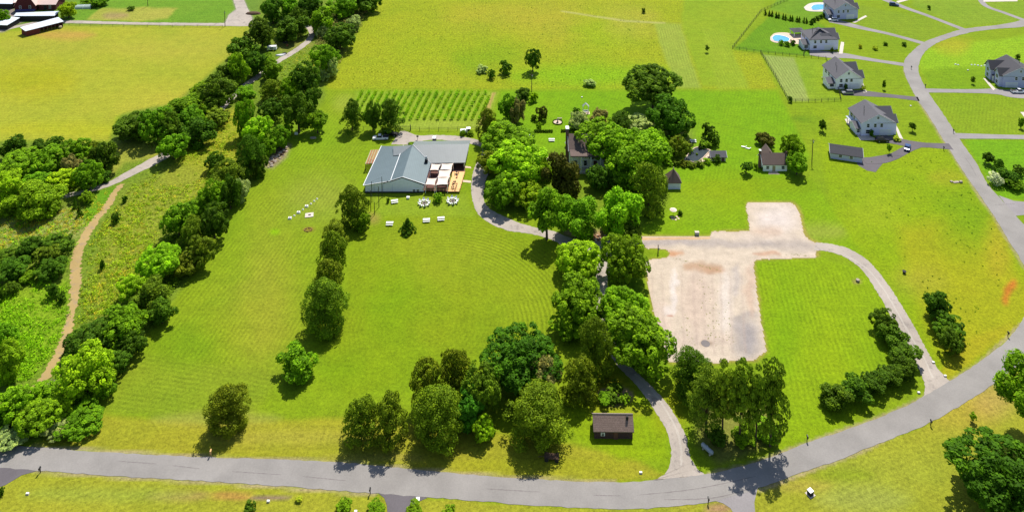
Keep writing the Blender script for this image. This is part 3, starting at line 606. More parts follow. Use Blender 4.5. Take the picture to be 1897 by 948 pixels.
KINDS = {  # code: shape, material, object name, category, clear height factor (of crown half height)
 'D': ('round', 'leaf_mid', 'deciduous_tree', 'tree', .12), 'B': ('round', 'leaf_bright', 'deciduous_tree', 'tree', .12), 'K': ('round', 'leaf_dark', 'deciduous_tree', 'tree', .12),
 'C': ('cedar', 'leaf_cedar', 'cedar_tree', 'tree', .08), 'E': ('cedar', 'leaf_dark', 'evergreen_tree', 'tree', .08), 'P': ('pine', 'leaf_pine', 'pine_tree', 'tree', .5), 'S': ('spruce', 'leaf_dark', 'spruce_tree', 'tree', .03),
 'T': ('airy', 'leaf_mid', 'young_tree', 'tree', .12), 'L': ('round', 'leaf_lime', 'deciduous_tree', 'tree', .12), 'G': ('round', 'leaf_silver', 'silver_shrub', 'shrub', .0), 'g': ('airy', 'leaf_grey', 'olive_tree', 'tree', .1),
 'U': ('airy', 'leaf_purple', 'purple_leaf_tree', 'tree', .12), 's': ('round', 'leaf_mid', 'shrub', 'shrub', 0), 'k': ('round', 'leaf_dark', 'shrub', 'shrub', 0), 'b': ('round', 'leaf_bright', 'shrub', 'shrub', 0),
 'M': ('round', 'leaf_deep', 'maple_tree', 'tree', .12), 'A': ('round', 'leaf_teal', 'deciduous_tree', 'tree', .12), 'a': ('airy', 'leaf_mid', 'deciduous_tree', 'tree', .4), 'W': ('round', 'leaf_white', 'flowering_shrub', 'shrub', 0),
 'R': ('round', 'leaf_red', 'flowering_shrub', 'shrub', 0), 'Y': ('round', 'leaf_yellow', 'flowering_shrub', 'shrub', 0), 'c': ('spruce', 'leaf_dark', 'conifer_shrub', 'shrub', 0), 'O': ('round', 'leaf_cedar', 'deciduous_tree', 'tree', .12)}
rt = random.Random(77); TREES = []
def tree(code, x0, x1, y0, y1, label, group=None, clear=None, detail=None, cat=None):
    shape, mat, name, cat_, cl = KINDS[code]
    cx = (x0 + x1) / 2; yc = (y0 + y1) / 2; V = y1 - y0; W = x1 - x0
    yb = y1
    for _ in range(6):
        s = S(yb); r_ = W / 2 / s; k_ = K(yb)
        hz = math.sqrt(max((V / 2 / s) ** 2 - (r_ * k_) ** 2, (r_ * (.62 if shape in ('round', 'airy') else 1.0)) ** 2))
        t = (clear if clear is not None else cl * hz); hc = hz * .97 + t
        # a crown whose height alone exceeds the box keeps the box by shrinking
        full = math.sqrt(hz * hz + (r_ * k_) ** 2) * 2 * s
        if full > V * 1.02: hz *= V / full; hc = hz * .97 + t
        yb = yc + hc * s
    p = P(cx, yb); pxw = W * .54
    size = detail or ('big' if pxw > 36 else 'mid' if pxw > 14 else 'small')
    var = rt.randrange(3)
    if shape == 'round' and size != 'small' and (cat or cat_) == 'tree' and code in 'DBKO' and rt.random() < .3: shape = 'airy'
    root = thing(name, label, cat or cat_, (p.x, p.y, 0), rt.uniform(0, 6.28), group)
    jx, jy = rt.uniform(.97, 1.06), rt.uniform(.97, 1.06)
    if shape == 'cedar': r_ *= .93; hz *= 1.07; hc *= 1.05
    link('crown' if (cat or cat_) == 'tree' else 'foliage', proto(shape, size, var, mat), root, (0, 0, hc), 0, (r_ * jx, r_ * jy, hz * 1.04))
    if (cat or cat_) == 'tree':
        f = 1.0 if shape != 'pine' else .8
        rw = min(r_, hc * .62) if shape in ('round', 'airy') else min(r_, hc * .5)
        link('trunk', trunk(shape, var), root, (0, 0, 0), 0, (rw, rw, hc * f))
    TREES.append(root); return root
def TT(txt, group=None):
    for ln in txt.strip().splitlines():
        q = ln.split('|'); x = [float(v) for v in q[1].split()]
        tree(q[0].strip(), *x[:4], q[2].strip(), group, clear=(x[4] if len(x) > 4 else None))
TT("""T|517 582 634 706|green open crowned young tree standing alone in the mown meadow left of the driveway
C|386 463 704 800|greyish olive cedar standing alone beside the road at the left meadow corner
C|624 682 343 420|dark cedar nearest the barn, beside the tall net poles
s|652 688 385 428|low green shrub leaning against the base of the cedar nearest the barn
C|598 646 408 452|small upper cedar of the joined pair below the cedar nearest the barn
C|591 645 428 512|tall dark lower cedar of the joined pair in the middle of the meadow
C|578 637 478 560|broad cedar at the top of the large cedar clump in the meadow
C|562 643 512 616|widest dark cedar at the bottom of the large clump in the meadow
C|637 702 728 824|left tree of the dark cedar pair beside the bottom road
C|690 756 722 824|right tree of the dark cedar pair beside the bottom road
C|760 826 658 762|tall dark cedar at the back left of the roadside cluster
C|812 872 640 738|greyish olive cedar rising highest in the middle of the roadside cluster
C|765 858 704 822|broad dark cedar at the front left of the roadside cluster
O|858 934 662 772|olive green tree at the right edge of the roadside cluster, beside the big maple
A|838 892 716 796|blue green leafy tree with a bare dark trunk at the front of the roadside cluster
B|876 918 766 820|small bright green tree right of the blue green tree near the bottom road
M|893 1034 595 738|big glossy dark green maple in the lawn left of the driveway
g|982 1036 652 734|thin grey cedar in front of the big glossy maple
C|942 1050 704 818|wide olive cedar between the big maple and the brown roofed shed
C|1040 1104 654 746|dark rounded cedar at the back of the brown roofed shed
C|1068 1138 584 696|tall olive evergreen leaning over the gravel driveway
D|1126 1242 562 690|broad bright tree overhanging the lower left corner of the car park
B|1112 1198 522 612|leafy driveway tree directly above the broad tree at the car park corner
D|1026 1122 506 612|wide leafy tree on the left side of the driveway, beside the curved mowing lines
D|1022 1084 574 630|low spreading limbs of foliage under the wide left driveway tree
D|1114 1198 428 526|dense driveway tree beside the grass island of the car park
B|1032 1112 438 516|forked tree on the left of the driveway where the two drives join
B|1104 1186 340 436|large round bright tree below the mansion front
D|1034 1112 360 442|round tree left of the large bright tree below the mansion
D|1070 1122 244 300|small crown spilling over the mansion's roof ridge, right of its chimney
D|1078 1132 256 304|leafy crown hanging over the mansion's portico roof
K|1086 1128 304 350|dark shaded tree standing before the mansion's middle columns
K|1118 1166 298 346|dark shaded tree in front of the mansion's right columns
K|1142 1186 405 450|dark green tree between the mansion's round tree and the car park lane
a|984 1042 344 420 5|open crowned tree with a visible forked trunk beside the curved driveway
U|1010 1072 284 366|dark bronze leaved tree left of the mansion front
D|892 992 224 302|wide tree crown behind the driveway bend, right of the barn
B|912 1012 262 352|largest bright tree of the grove between barn and mansion
D|900 962 322 386|tree at the lower left of the grove, shading the gravel bend
B|948 1012 330 386|low bright tree at the bottom of the grove beside the mansion
O|884 926 276 326|brownish green small tree leaning over the drive at the barn's right end
B|984 1024 292 350|light tree at the right edge of the grove beside the bronze leaved tree
D|1066 1156 218 300|broad tree overhanging the mansion roof
B|1100 1200 232 326|broad tree directly right of the mansion roof
D|1140 1238 254 348|tall tree at the right end of the mansion
L|1170 1232 238 300|yellow green tree behind the mansion's right end
C|1168 1234 300 394|tall dark cedar left of the little pyramid roofed shed
M|1202 1280 178 256|deep green tree right of the garden shrubs, behind the pond
K|1158 1260 116 192 4|huge round dark tree in the far lawn casting a long shadow
G|1054 1090 206 243|grey willow leaved shrub left of the white garden arbor
g|1092 1124 198 234|thin grey evergreen right of the white garden arbor
E|1126 1172 208 238|dark dotted holly behind the mansion
G|1160 1212 212 242|pale grey green shrub mass right of the dark holly
D|925 961 174 222|round green tree at the right end of the vineyard
g|944 972 180 228|bare olive brown tree beside the round tree at the vineyard end
C|882 924 202 262|dark cedar at the lower right corner of the vineyard
K|956 982 162 184|dark tree by the pole in the far garden
L|979 996 170 189|small lime green sapling by the pole in the far garden
U|993 1014 198 222|small bronze tree in a stone bed of the garden
k|984 995 212 224|tiny dark shrub in the stone bed of the garden
s|994 1004 226 240|small round shrub above the clipped garden hedge
k|1061 1074 200 213|little dark bush left of the white garden arbor
E|633 672 186 240 1|single dark oval tree left of the vineyard
K|676 706 188 240 1|left tree of the dark pair in front of the vineyard
E|700 749 184 242 1|large right tree of the dark pair in front of the vineyard
S|741 770 400 432|small conical spruce in the lawn below the barn
s|804 820 356 375|round green shrub at the front of the wooden deck
k|716 722 366 376|tiny dark conifer on the lawn in front of the barn wall
K|1299 1324 227 256|upper small tree of the pair behind the pond
K|1311 1332 244 268|lower small tree of the pair behind the pond
U|1400 1435 243 272|bronze purple round tree behind the white cottage
K|1372 1393 298 319 1|small round dark tree left of the white cottage
D|1448 1486 247 296 2|tall leafy tree at the right side of the white cottage
D|1456 1495 280 322 1|lower spreading tree crowding the cottage's right wall
c|1292 1302 260 276|small pointed conifer at the back corner of the pond
k|1320 1336 286 302|dark shrub beside the pond pump house
c|1230 1242 276 294|small pointed conifer left of the pond
O|1238 1276 250 292|loose olive shrub tree between mansion and pond
s|1200 1240 240 290|leafy shrub mass behind the mansion's right end
K|973 1001 89 130 1|lone dark tree in the far meadow, left of centre
k|925 949 112 138|dark round bush in the far meadow
G|882 903 121 136|pale grey bush left of the dark round bush in the meadow
k|903 918 129 147|small dark bush below the pale grey meadow bush
G|1082 1104 146 160|silvery bush in the meadow behind the white arbor
k|1189 1196 15 25|tiny dark sapling in the far meadow near the top edge
k|1306 1314 84 94 1|tiny round sapling in the pale strip of the far meadow""")  # both dark trees before the mansion columns are added, filling in ground shade
TT("""E|1244 1320 640 736|dark reddish green evergreen at the left of the pine grove
P|1274 1342 664 772 4|left front pine of the tall pine grove beside the driveway mouth
P|1314 1362 654 770 5|slender pine second from the left in the tall pine grove
P|1342 1398 648 780 5.5|tallest dark pine in the middle of the tall pine grove
P|1376 1424 662 782 5.5|pine just right of the middle of the tall pine grove
P|1396 1457 648 792 5|wide pine at the right end of the tall pine grove
k|1310 1350 790 822|low dark understory shrub under the left of the pine grove
s|1352 1400 786 822|leafy understory shrub under the middle of the pine grove
s|1394 1440 780 818|leafy understory shrub under the right of the pine grove
K|1612 1660 567 622|topmost tree of the curved evergreen screen along the exit drive
K|1628 1682 594 650|second tree down the curved evergreen screen along the exit drive
K|1648 1698 628 676|third tree down the curved evergreen screen along the exit drive
K|1652 1694 656 704|fourth tree at the bend of the curved evergreen screen
K|1626 1672 668 716|fifth tree just past the bend of the curved evergreen screen
K|1594 1642 680 730|sixth tree of the curved evergreen screen, beside the road
K|1560 1610 692 748|seventh tree of the curved evergreen screen, beside the road
K|1522 1576 704 762|lowest left end tree of the curved evergreen screen""", 'trees screening the estate corner')
TT("""K|1710 1758 536 596|topmost tree of the clump of three right of the exit drive
M|1724 1783 576 628|round middle tree of the clump of three right of the exit drive
K|1741 1784 604 658|bottom tree of the clump of three right of the exit drive
M|1768 1944 793 980|huge deep green maple in the bottom right corner
a|1856 1960 650 790 5|thin airy tree at the right edge below the road bend
T|1796 1808 762 778 .6|tiny green sapling in the dry lawn below the road
K|1821 1843 281 302 1|small dark tree right of the road, above the shrub island
E|1839 1862 294 322|upright green evergreen in the shrub island right of the road
W|1832 1858 318 344|white flowering shrub in the island right of the road
K|1852 1884 314 344|dark tree at the back of the shrub island right of the road
s|1864 1898 328 352|leafy shrub at the right end of the shrub island
k|1876 1897 305 326|dark small tree at the frame edge above the shrub island
K|1517 1531 221 240 1|small dark tree in the lawn left of the grey house with a gazebo
K|1684 1696 226 240 1|small dark sapling in the lawn right of the grey house with a gazebo
T|1642 1652 266 280 1|young tree beside the branching drive of the grey garage
k|1634 1640 148 164 .6|thin sapling in the lawn right of the white house
k|1798 1806 142 154 .6|thin sapling in the lawn left of the far right house
k|1636 1644 78 85|small dark shrub in the lawn right of the hip roofed house
k|1671 1680 78 86|round dark shrub near the drive of the hip roofed house
Y|1616 1626 85 93|yellow flowering shrub in the lawn right of the hip roofed house
Y|1655 1668 252 262|yellow flowering shrub beside the garage drive
k|1460 1468 178 190|dark shrub at the lower corner of the garden fence
k|1718 1724 10 18|tiny dark shrub in the top right lawn
k|1881 1889 100 110|tiny sapling in the far right lawn
T|1886 1896 218 236 .6|thin sapling at the right edge above the side drive
s|624 652 922 948|clipped round green bush below the road, left of the black mailbox
s|684 714 924 952|clipped round green bush left of the bottom driveway
s|750 780 930 956|clipped round green bush right of the bottom driveway
s|820 844 936 956|clipped round green bush furthest right along the bottom edge
k|450 474 926 952|small dark conifer shrub at the bottom edge by the orange soil
Y|548 560 916 930|little yellow green plant beside the bottom road
k|-4 8 900 920|dark bush at the left edge beside the bottom driveway
L|112 144 4 32 1|bright lime green tree beside the red farm barn
D|-10 16 18 46|green tree at the left edge beside the dark roofed farm shed
s|150 178 -4 10|far shrub row bush nearest the farm barn
s|172 200 -4 12|far shrub row bush right of the farm barn
k|236 250 12 20|low dark shrub on the farm lawn""")
for i, (x, y) in enumerate(((230, 65), (252, 70), (267, 72), (290, 80), (304, 82), (328, 88), (342, 92), (366, 97), (379, 98), (404, 102), (417, 104), (443, 108), (456, 110), (482, 118))):
    X_ = 1340 + x / 2.962; Y_ = y / 2.962
    tree('c', X_ - 3.4, X_ + 3.4, Y_ - 5, Y_ + 6.5, 'small dark arborvitae, %s from the left in the straight row along the upper pool lawn' % ORD[i], 'arborvitae planted along the pool fence')
for i, (x, y) in enumerate(((1508, 37), (1514, 34), (1521, 31), (1527, 28), (1503, 42))):
    tree('k', x - 4, x + 4, y - 4, y + 4, 'low dark hedge bush beside the upper blue house, %s of five' % ORD[i], 'hedge bushes beside the upper house')
HG = 'trees of the hedgerow along the left meadow'
TT("""B|116 206 632 742|big bright tree at the roadside end of the left hedgerow
K|126 212 588 668|dark spreading tree just above the hedgerow's roadside end tree
D|190 268 560 642|wide tree in the lower hedgerow, third clump from the road
K|188 240 640 696|shaded dark tree on the field side of the hedgerow's big end tree
K|222 270 608 664|dark field edge tree below the rounded middle hedgerow crowns
s|176 216 690 740|low bush at the meadow corner under the hedgerow's end tree
B|222 272 502 560|bright rounded crown on the hillside edge of the lower hedgerow
O|244 312 512 584|grey green broad tree midway down the hedgerow
K|276 326 548 604|dark field side tree where the hedgerow bulges into the mown stripes
B|262 338 446 522|large bright tree in the middle of the hedgerow
O|322 372 462 512|olive tree on the meadow edge in the middle of the hedgerow
O|348 398 436 500|brownish olive tree bulging into the meadow, mid hedgerow
D|302 362 370 442|tall green tree on the hillside edge of the upper hedgerow
C|334 382 398 462|dark cedar between the tall green tree and the meadow edge
K|372 424 372 446|dark tree overhanging the meadow edge, upper hedgerow
s|352 402 358 402|pale leafy shrub at the top of the hillside in the hedgerow
D|372 420 330 392|round green tree above the pale hillside shrub
K|408 446 320 386|dark narrow tree on the meadow edge below the silvery shrub
G|430 463 330 376|silvery shrub on the meadow edge of the upper hedgerow
C|394 454 296 350|broad olive cedar in the upper hedgerow
K|382 416 280 318|small round dark tree on the open slope left of the hedgerow
E|438 492 250 326|dark feathery evergreen above the silvery shrub
k|464 494 288 330|dark bush on the meadow edge under the feathery evergreen
D|437 470 182 252|narrow poplar like tree on the left rim of the upper hedgerow
B|452 504 212 270|bright leafy tree right of the narrow poplar like tree
K|482 524 182 224|dark tree behind the bright leafy tree, upper hedgerow
D|498 536 232 276|green tree above the rock pile at the meadow's top corner
s|520 544 226 252|bright bush right of the green tree above the rock pile
s|484 512 258 292|low green bush just left of the rock pile
s|508 526 246 276|small round bush touching the rock pile's top end
K|528 580 168 236 3|large dark tree with a bare trunk at the meadow's top corner
D|570 607 203 240 2|low spreading tree right of the bare trunked dark tree
K|540 592 114 178|tall dark tree behind the meadow's top corner
K|566 594 162 200|small dark tree right above the low spreading tree
D|520 556 142 188|rounded green tree left of the tall dark tree
C|484 524 148 186|olive bush tree on the slope left of the rounded green tree
s|440 476 158 184|bushy olive shrub beside the lane bend
D|576 628 80 138|dense green tree standing in silvery vines on the hilltop edge
G|606 624 108 146|silver shrub on the far meadow edge below the hilltop
G|590 610 128 150|second silver shrub lower on the far meadow edge
K|602 660 42 92|dark tree in the hilltop thicket beside the far meadow
G|640 668 30 56|silvery bush on the meadow side of the hilltop thicket
D|576 626 12 60|leafy vine covered tree at the top of the hilltop thicket
D|612 662 -6 34|green tree at the picture's top edge in the hilltop thicket
K|650 700 -20 24|dark tree at the top edge touching the far meadow
G|586 610 46 70|pale vine covered bush beside the curve of the lane""", HG)
HF = 'trees of the row along the yellow field'
TT("""K|460 512 32 92|tall dark tree of the field row beside the gravel turning area
K|422 482 66 112|wide dark tree of the field row, below the tall one at the turning area
D|423 460 98 158|green tree of the field row midway along the lane
K|452 492 96 140|dark tree between field row and lane, beside the parked trailer
s|478 504 100 122|small green bush right of the dark trailer side tree
K|398 444 118 164|dark rounded tree on the yellow field's right edge
K|372 438 142 208|largest dark tree of the field row, opposite the open slope
s|352 392 150 178|low bush sticking out into the yellow field
D|312 384 178 226|spreading green tree at the yellow field's lower right edge
D|332 384 196 248|dense tree in the lower field row beside the spreading green tree
K|338 396 218 272|dark tree above the lane, lower end of the field row
K|218 284 208 262|leftmost big tree of the field row, over a black shadow
D|264 322 200 266|second tree from the left end of the field row
K|292 340 206 262|dark tree filling the gap near the field row's left end
D|294 348 244 298|bright green tree hanging over the gravel lane
O|380 428 198 232|light olive bushes on top of the open slope
s|484 520 112 150|bushy small tree in the clearing beside the lane curve
K|508 568 28 74|dense dark tree block above the clearing
K|486 526 -4 44|dark tree at the top of the lane wood, left side
D|518 560 -8 36|green tree at the top of the lane wood, middle
K|552 596 -10 36|dark tree at the top of the lane wood, right side
K|534 570 14 56|rounded tree inside the lane wood behind the clearing""", HF)
HW = 'trees of the left edge wood'
TT("""K|4 48 250 298|dark tree at the upper left corner of the left edge wood
D|-6 68 280 330|wide crown second row down at the left edge wood
K|54 84 260 290|small dark crown on the yellow field edge of the left edge wood
D|60 120 268 322|rounded crown in the middle of the left edge wood
K|88 116 250 278|small crown poking into the yellow field, left edge wood
D|118 168 256 306|green crown at the top right part of the left edge wood
O|158 186 260 294|olive crown beside the rightmost tree of the left edge wood
K|172 216 262 318|rightmost large tree of the left edge wood
L|92 150 308 350|yellow green tree in the centre gap of the left edge wood
D|140 192 294 354|bright tree above the gravel lane's left end
g|118 150 284 328|greyish thin tree in the middle of the left edge wood
B|-4 50 312 368|pale green tree at the left frame edge of the wood
D|48 98 314 354|rounded tree just above the big front tree of the wood
D|28 110 334 404|big front tree at the lower edge of the left edge wood
s|-6 40 368 400|bushes under the pale green tree at the left frame edge
k|178 206 316 340|low bush at the right tip of the left edge wood""", HW)
HB = 'bushes on the rough ground at the left'
TT("""k|36 78 436 478|flat dark bush left of the pair on the rough ground
k|74 132 432 474|wide dark bush right of the pair on the rough ground
O|70 112 452 492|yellowish bush below the wide dark bush
k|72 122 474 520|dark round bush under the yellowish bush, near the dirt path
k|-6 38 460 486|dark bush cut by the left edge, upper one
K|-4 52 474 520|big dark rounded tree cut by the left edge of the picture
k|12 38 518 546|small dark bush on the bright ground cover
s|40 68 502 526|low green bush beside the big rounded left edge tree
k|88 110 522 552|small bush in the bright ground cover near the dirt path
k|106 124 538 562|tiny bush right next to the dirt path
c|134 144 362 388|taller thin conifer beside the gravel lane
c|142 154 374 402|shorter conifer right of the taller thin conifer
s|150 176 352 378|bright bush above the conifers at the lane edge
k|208 222 392 414|small conifer like bush on the open hillside
k|226 236 362 376|tiny dark bush at the top of the open hillside
k|186 194 480 500|dark little bush right of the dirt path on the hillside
k|-4 12 530 560|dark bush at the left edge below the big rounded tree
D|-10 42 630 708|large leafy bush tree at the left edge above the roadside thicket
D|-10 36 590 650|leafy bush tree higher up the left edge
B|-4 62 702 782|bright thicket tree at the roadside left corner
D|34 112 730 806|broad thicket tree beside the road at the left
s|56 116 704 752|low bush beside the fallen logs
B|92 134 726 778|bright bush right of the fallen logs
s|108 188 758 800|long low bush where the road verge starts
G|82 138 776 808|silvery bush at the roadside thicket's right part
G|-6 62 784 822|silvery bush against the road at the left edge
K|-12 30 756 800|dark thicket bush at the left edge beside the road""", HB)
for i in range(9):
    x = 991 + i * 3.9; tree('k', x - 2.4, x + 2.4, 240, 245.5, 'clipped dark bush, %s from the left in the left short hedge of the formal garden' % ORD[i], 'left formal hedge bushes', detail='small')
for i in range(8):
    x = 1041 + i * 4.2; tree('k', x - 2.6, x + 2.6, 239.5 - i * .3, 245 - i * .3, 'clipped dark bush, %s from the left in the right short hedge of the formal garden' % ORD[i], 'right formal hedge bushes', detail='small')
bed = 'shrubs of the mulched bed beside the driveway'
TT("""s|1108 1136 726 750|green shrub at the lower left corner of the mulched driveway bed
k|1128 1150 728 750|dark shrub in the middle of the mulched driveway bed
s|1146 1168 726 748|green shrub at the lower right corner of the mulched driveway bed
O|1122 1146 716 738|yellow green shrub in the middle of the mulched driveway bed
k|1128 1152 704 726|dark shrub at the top of the mulched driveway bed""", bed)
# ---- pond planting, patio beds
TT("""b|1226 1250 288 304|yellow green shrub at the pond's left end
O|1246 1262 294 306|first flowering clump of the bed curving below the pond
O|1260 1276 297 309|second flowering clump of the bed curving below the pond
O|1274 1290 299 310|yellowish clump in the middle of the bed curving below the pond
O|1288 1304 297 309|fourth clump of the bed curving below the pond
b|1302 1318 292 304|last green clump of the bed curving below the pond
s|1268 1284 272 284|green shrub at the pond's upper left bank
s|1298 1318 262 274|green shrub at the pond's far right bank
R|1242 1258 250 262|coral flowering shrub in the bed behind the mansion
R|1252 1262 268 280|pinkish shrub in the mulch left of the pond
s|1396 1404 302 314|round green bush at the white cottage's chimney wall
k|1409 1416 308 316|dark clipped bush beside the cottage door
k|1538 1544 88 98|dark bush at the corner of the hip roofed house's garage
k|1610 1618 240 254|dark bush against the garage wall of the house with a gazebo
k|1562 1570 154 166|dark bush against the white house's garage wall
s|1442 1452 74 84|shrub in the planting along the lower pool, left
s|1453 1463 76 86|shrub in the planting along the lower pool, middle
k|1464 1474 74 84|shrub in the planting along the lower pool, right
s|756 768 263 269|low green shrub behind the barn's back wall
s|852 862 240 252|shrub at the left of the parked utility trailer bed
s|866 878 242 252|shrub at the right of the parked utility trailer bed
Y|1590 1597 82 90|yellow shrub by the porch of the hip roofed house
Y|1596 1604 158 168|yellow green shrub by the white house's front walk""")
# ---- rough ground cover: leaf tufts in clumps
def cover(name, polys, n_cl, per, rad, hgt, ls, mat, label, seed):
    r = np.random.RandomState(seed); ps = []; 
    for poly, share in polys:
        pts = np.array(poly, float); lo = pts.min(0); hi = pts.max(0); k_ = 0; want = int(n_cl * share)
        while k_ < want:
            x = r.uniform(lo[0], hi[0], 4000); y = r.uniform(lo[1], hi[1], 4000)
            ins = np.zeros(4000, bool)
            for i in range(len(pts)):
                x0, y0 = pts[i]; x1, y1 = pts[(i + 1) % len(pts)]
                c = ((y0 > y) != (y1 > y)); ins ^= (c & (x < (x1 - x0) * (y - y0) / ((y1 - y0) or 1e-9) + x0))
            for a, b_ in zip(x[ins], y[ins]):
                if k_ >= want: break
                w3 = P(a, b_)
                if fbm(np.array([w3.x]), np.array([w3.y]), 14, 90)[0] < r.uniform(.25, .55): continue
                ps.append((w3.x, w3.y)); k_ += 1
    c = np.array(ps); N = len(c) * per; ci = np.repeat(np.arange(len(c)), per)
    rc = r.uniform(*rad, len(c)); hh = r.uniform(*hgt, len(c))
    d = r.randn(N, 3); d /= np.linalg.norm(d, axis=1)[:, None]; d[:, 2] = np.abs(d[:, 2])
    p = np.stack([c[ci, 0] + d[:, 0] * rc[ci], c[ci, 1] + d[:, 1] * rc[ci], .03 + d[:, 2] * hh[ci]], 1)
    n = d * .8 + r.randn(N, 3) * .4 + np.array([0, 0, .4]); s = ls * r.uniform(.6, 1.4, N)
    tone = np.clip(.5 + .2 * r.randn(len(c))[ci] + .16 * r.randn(N), 0, 1)
    me = quads(p, n, s, tone, r); me.materials.append(MATS[mat]); return tag(link(name, me), label, 'undergrowth', kind='stuff')
hill = [(332, 300), (420, 215), (470, 180), (520, 120), (575, 80), (600, 110), (560, 140), (470, 200), (440, 290), (390, 330), (360, 370), (300, 420), (260, 500), (220, 560), (150, 610), (132, 640), (150, 540), (160, 460), (215, 380), (240, 345)]
leafmat('leaf_rough', C(134, 162, 34), .02, .3); leafmat('leaf_vine', C(124, 180, 22), .02, .3); leafmat('leaf_straw', C(168, 170, 58), .02, .3)
cover('undergrowth', [(hill, 1.0)], 1500, 16, (.35, 1.0), (.25, .8), .16, 'leaf_rough', 'rough yellow green weeds covering the hillside left of the hedgerow', 1)
cover('dry_weeds', [(hill, .6), ([(0, 405), (130, 385), (205, 352), (190, 390), (130, 440), (40, 440), (0, 470)], .4)], 900, 12, (.4, 1.0), (.2, .6), .15, 'leaf_straw', 'dry straw coloured weeds on the rough slope at the left', 2)
cover('ground_cover', [([(-30, 530), (40, 525), (135, 500), (125, 590), (105, 640), (60, 700), (-30, 720)], .62), ([(-10, 400), (130, 380), (180, 395), (140, 440), (130, 520), (60, 510), (0, 470)], .2), ([(110, 690), (140, 650), (160, 700), (180, 770), (110, 790), (60, 780)], .18)], 1500, 16, (.4, 1.2), (.3, 1.0), .17, 'leaf_vine', 'bright green vines and brambles beside the dirt path', 3)
cover('hilltop_vines', [([(584, 80), (590, 40), (640, 0), (690, -10), (680, 30), (640, 90), (624, 140), (600, 150), (585, 110)], 1.0)], 700, 18, (.6, 1.8), (.8, 2.4), .24, 'leaf_grey', 'silvery vines draped over the hilltop beside the far meadow', 4)
cover('hedge_undergrowth', [([(150, 740), (240, 640), (300, 560), (390, 460), (440, 360), (480, 300), (520, 240), (560, 200), (590, 150), (540, 150), (480, 200), (440, 290), (380, 360), (300, 440), (240, 540), (200, 600), (140, 660), (120, 720)], .6), ([(225, 250), (330, 225), (420, 120), (480, 60), (560, 10), (590, 40), (500, 100), (430, 180), (350, 270), (300, 280)], .25), ([(-10, 290), (200, 280), (180, 330), (90, 390), (-10, 390)], .15)], 1500, 16, (.6, 1.6), (.6, 2.0), .22, 'leaf_mid', 'leafy undergrowth between the hedgerow trees', 5)
cover('meadow_tufts', [([(690, 5), (1200, 5), (1250, 160), (615, 160)], .8), ([(1580, 300), (1760, 290), (1880, 500), (1800, 660), (1660, 480)], .2)], 500, 7, (.15, .45), (.1, .3), .14, 'leaf_deep', 'dark weed tufts scattered over the far meadow', 6)
# ---------------------------------------------------------------- materials for the built things
M('siding_white', C(255, 250, 255, 1.0), .05, 1, .6, lines=('Z', .35, .25)); M('siding_blue', C(226, 226, 255, .95), .05, 1, .6, lines=('Z', .35, .25)); M('siding_grey', C(200, 202, 238, .9), .05, 1, .6, lines=('Z', .35, .25))
M('brick', C(150, 110, 100), .2, 6, .9); M('trim_white', C(245, 245, 245, .85), .04, 2, .5); M('metal_roof', C(118, 136, 140), .06, .5, .45, lines=('X', .6, .25)); M('metal_roof_pale', C(140, 148, 150), .06, .5, .45, lines=('X', .6, .2))
M('shingle_grey', C(118, 116, 122), .18, 5, .9, lines=('Z', .22, .3)); M('shingle_dark', C(92, 90, 96), .18, 5, .9, lines=('Z', .22, .3)); M('shingle_brown', C(128, 108, 100), .35, 7, .9, lines=('Z', .3, .4))
M('wall_barn', C(230, 230, 255, .97), .05, 1, .6, lines=('X', .4, .18)); M('glass', C(40, 48, 58), .1, 1, .12); M('dark', C(36, 34, 36), .2, 2, .8); M('wood', C(250, 196, 132, .8), .12, 2, .8, lines=('X', .3, .3)); M('wood_dark', C(120, 78, 66), .2, 2, .85, lines=('X', .3, .3))
M('sail', C(240, 222, 204, .8), .05, 1, .8); M('shingle_old', C(156, 132, 120), .45, 5, .95, lines=('Z', .26, .45)); M('log', C(104, 74, 64), .3, 3, .9, lines=('Z', .3, .7)); M('red_barn', C(120, 44, 48), .2, 1.5, .85, lines=('X', .5, .25)); M('white_metal', C(228, 236, 246, .8), .05, .6, .45, lines=('X', .8, .15))
M('tank', C(190, 200, 204), .1, 2, .35); M('paint_white', C(246, 246, 246, .85), .04, 3, .45); M('paint_black', C(26, 26, 30), .1, 2, .4); M('paint_blue', C(44, 72, 130), .05, 1, .3); M('car_white', C(240, 242, 246, .85), .03, 1, .25); M('car_black', C(34, 34, 40), .05, 1, .25); M('car_silver', C(168, 172, 178), .05, 1, .3, .3); M('car_blue', C(60, 92, 150), .05, 1, .25)
M('rubber', C(28, 28, 28), .1, 2, .9); M('concrete', C(222, 210, 196, .7), .1, 1.5, .85); M('paver', C(230, 204, 180, .7), .2, 2.5, .85); M('pole_wood', C(110, 88, 70), .2, 2, .9); M('fence_dark', C(60, 54, 50), .1, 2, .8); M('fence_wood', C(170, 150, 110), .2, 2, .85); M('stone', C(190, 176, 160), .3, 3, .9); M('rust', C(184, 110, 76), .3, 3, .9); M('tan', C(206, 190, 150), .15, 2, .8); M('mulch', C(104, 78, 56), .3, 4, .95); M('net', C(70, 90, 80), .1, 2, .8); M('screen', C(200, 200, 200, .8), .05, 1, .5); M('copper', C(156, 96, 70), .2, 2, .7); M('stripe_red', C(214, 130, 96), .15, 1, .8); M('soil', C(150, 110, 82), .25, 3, .95)
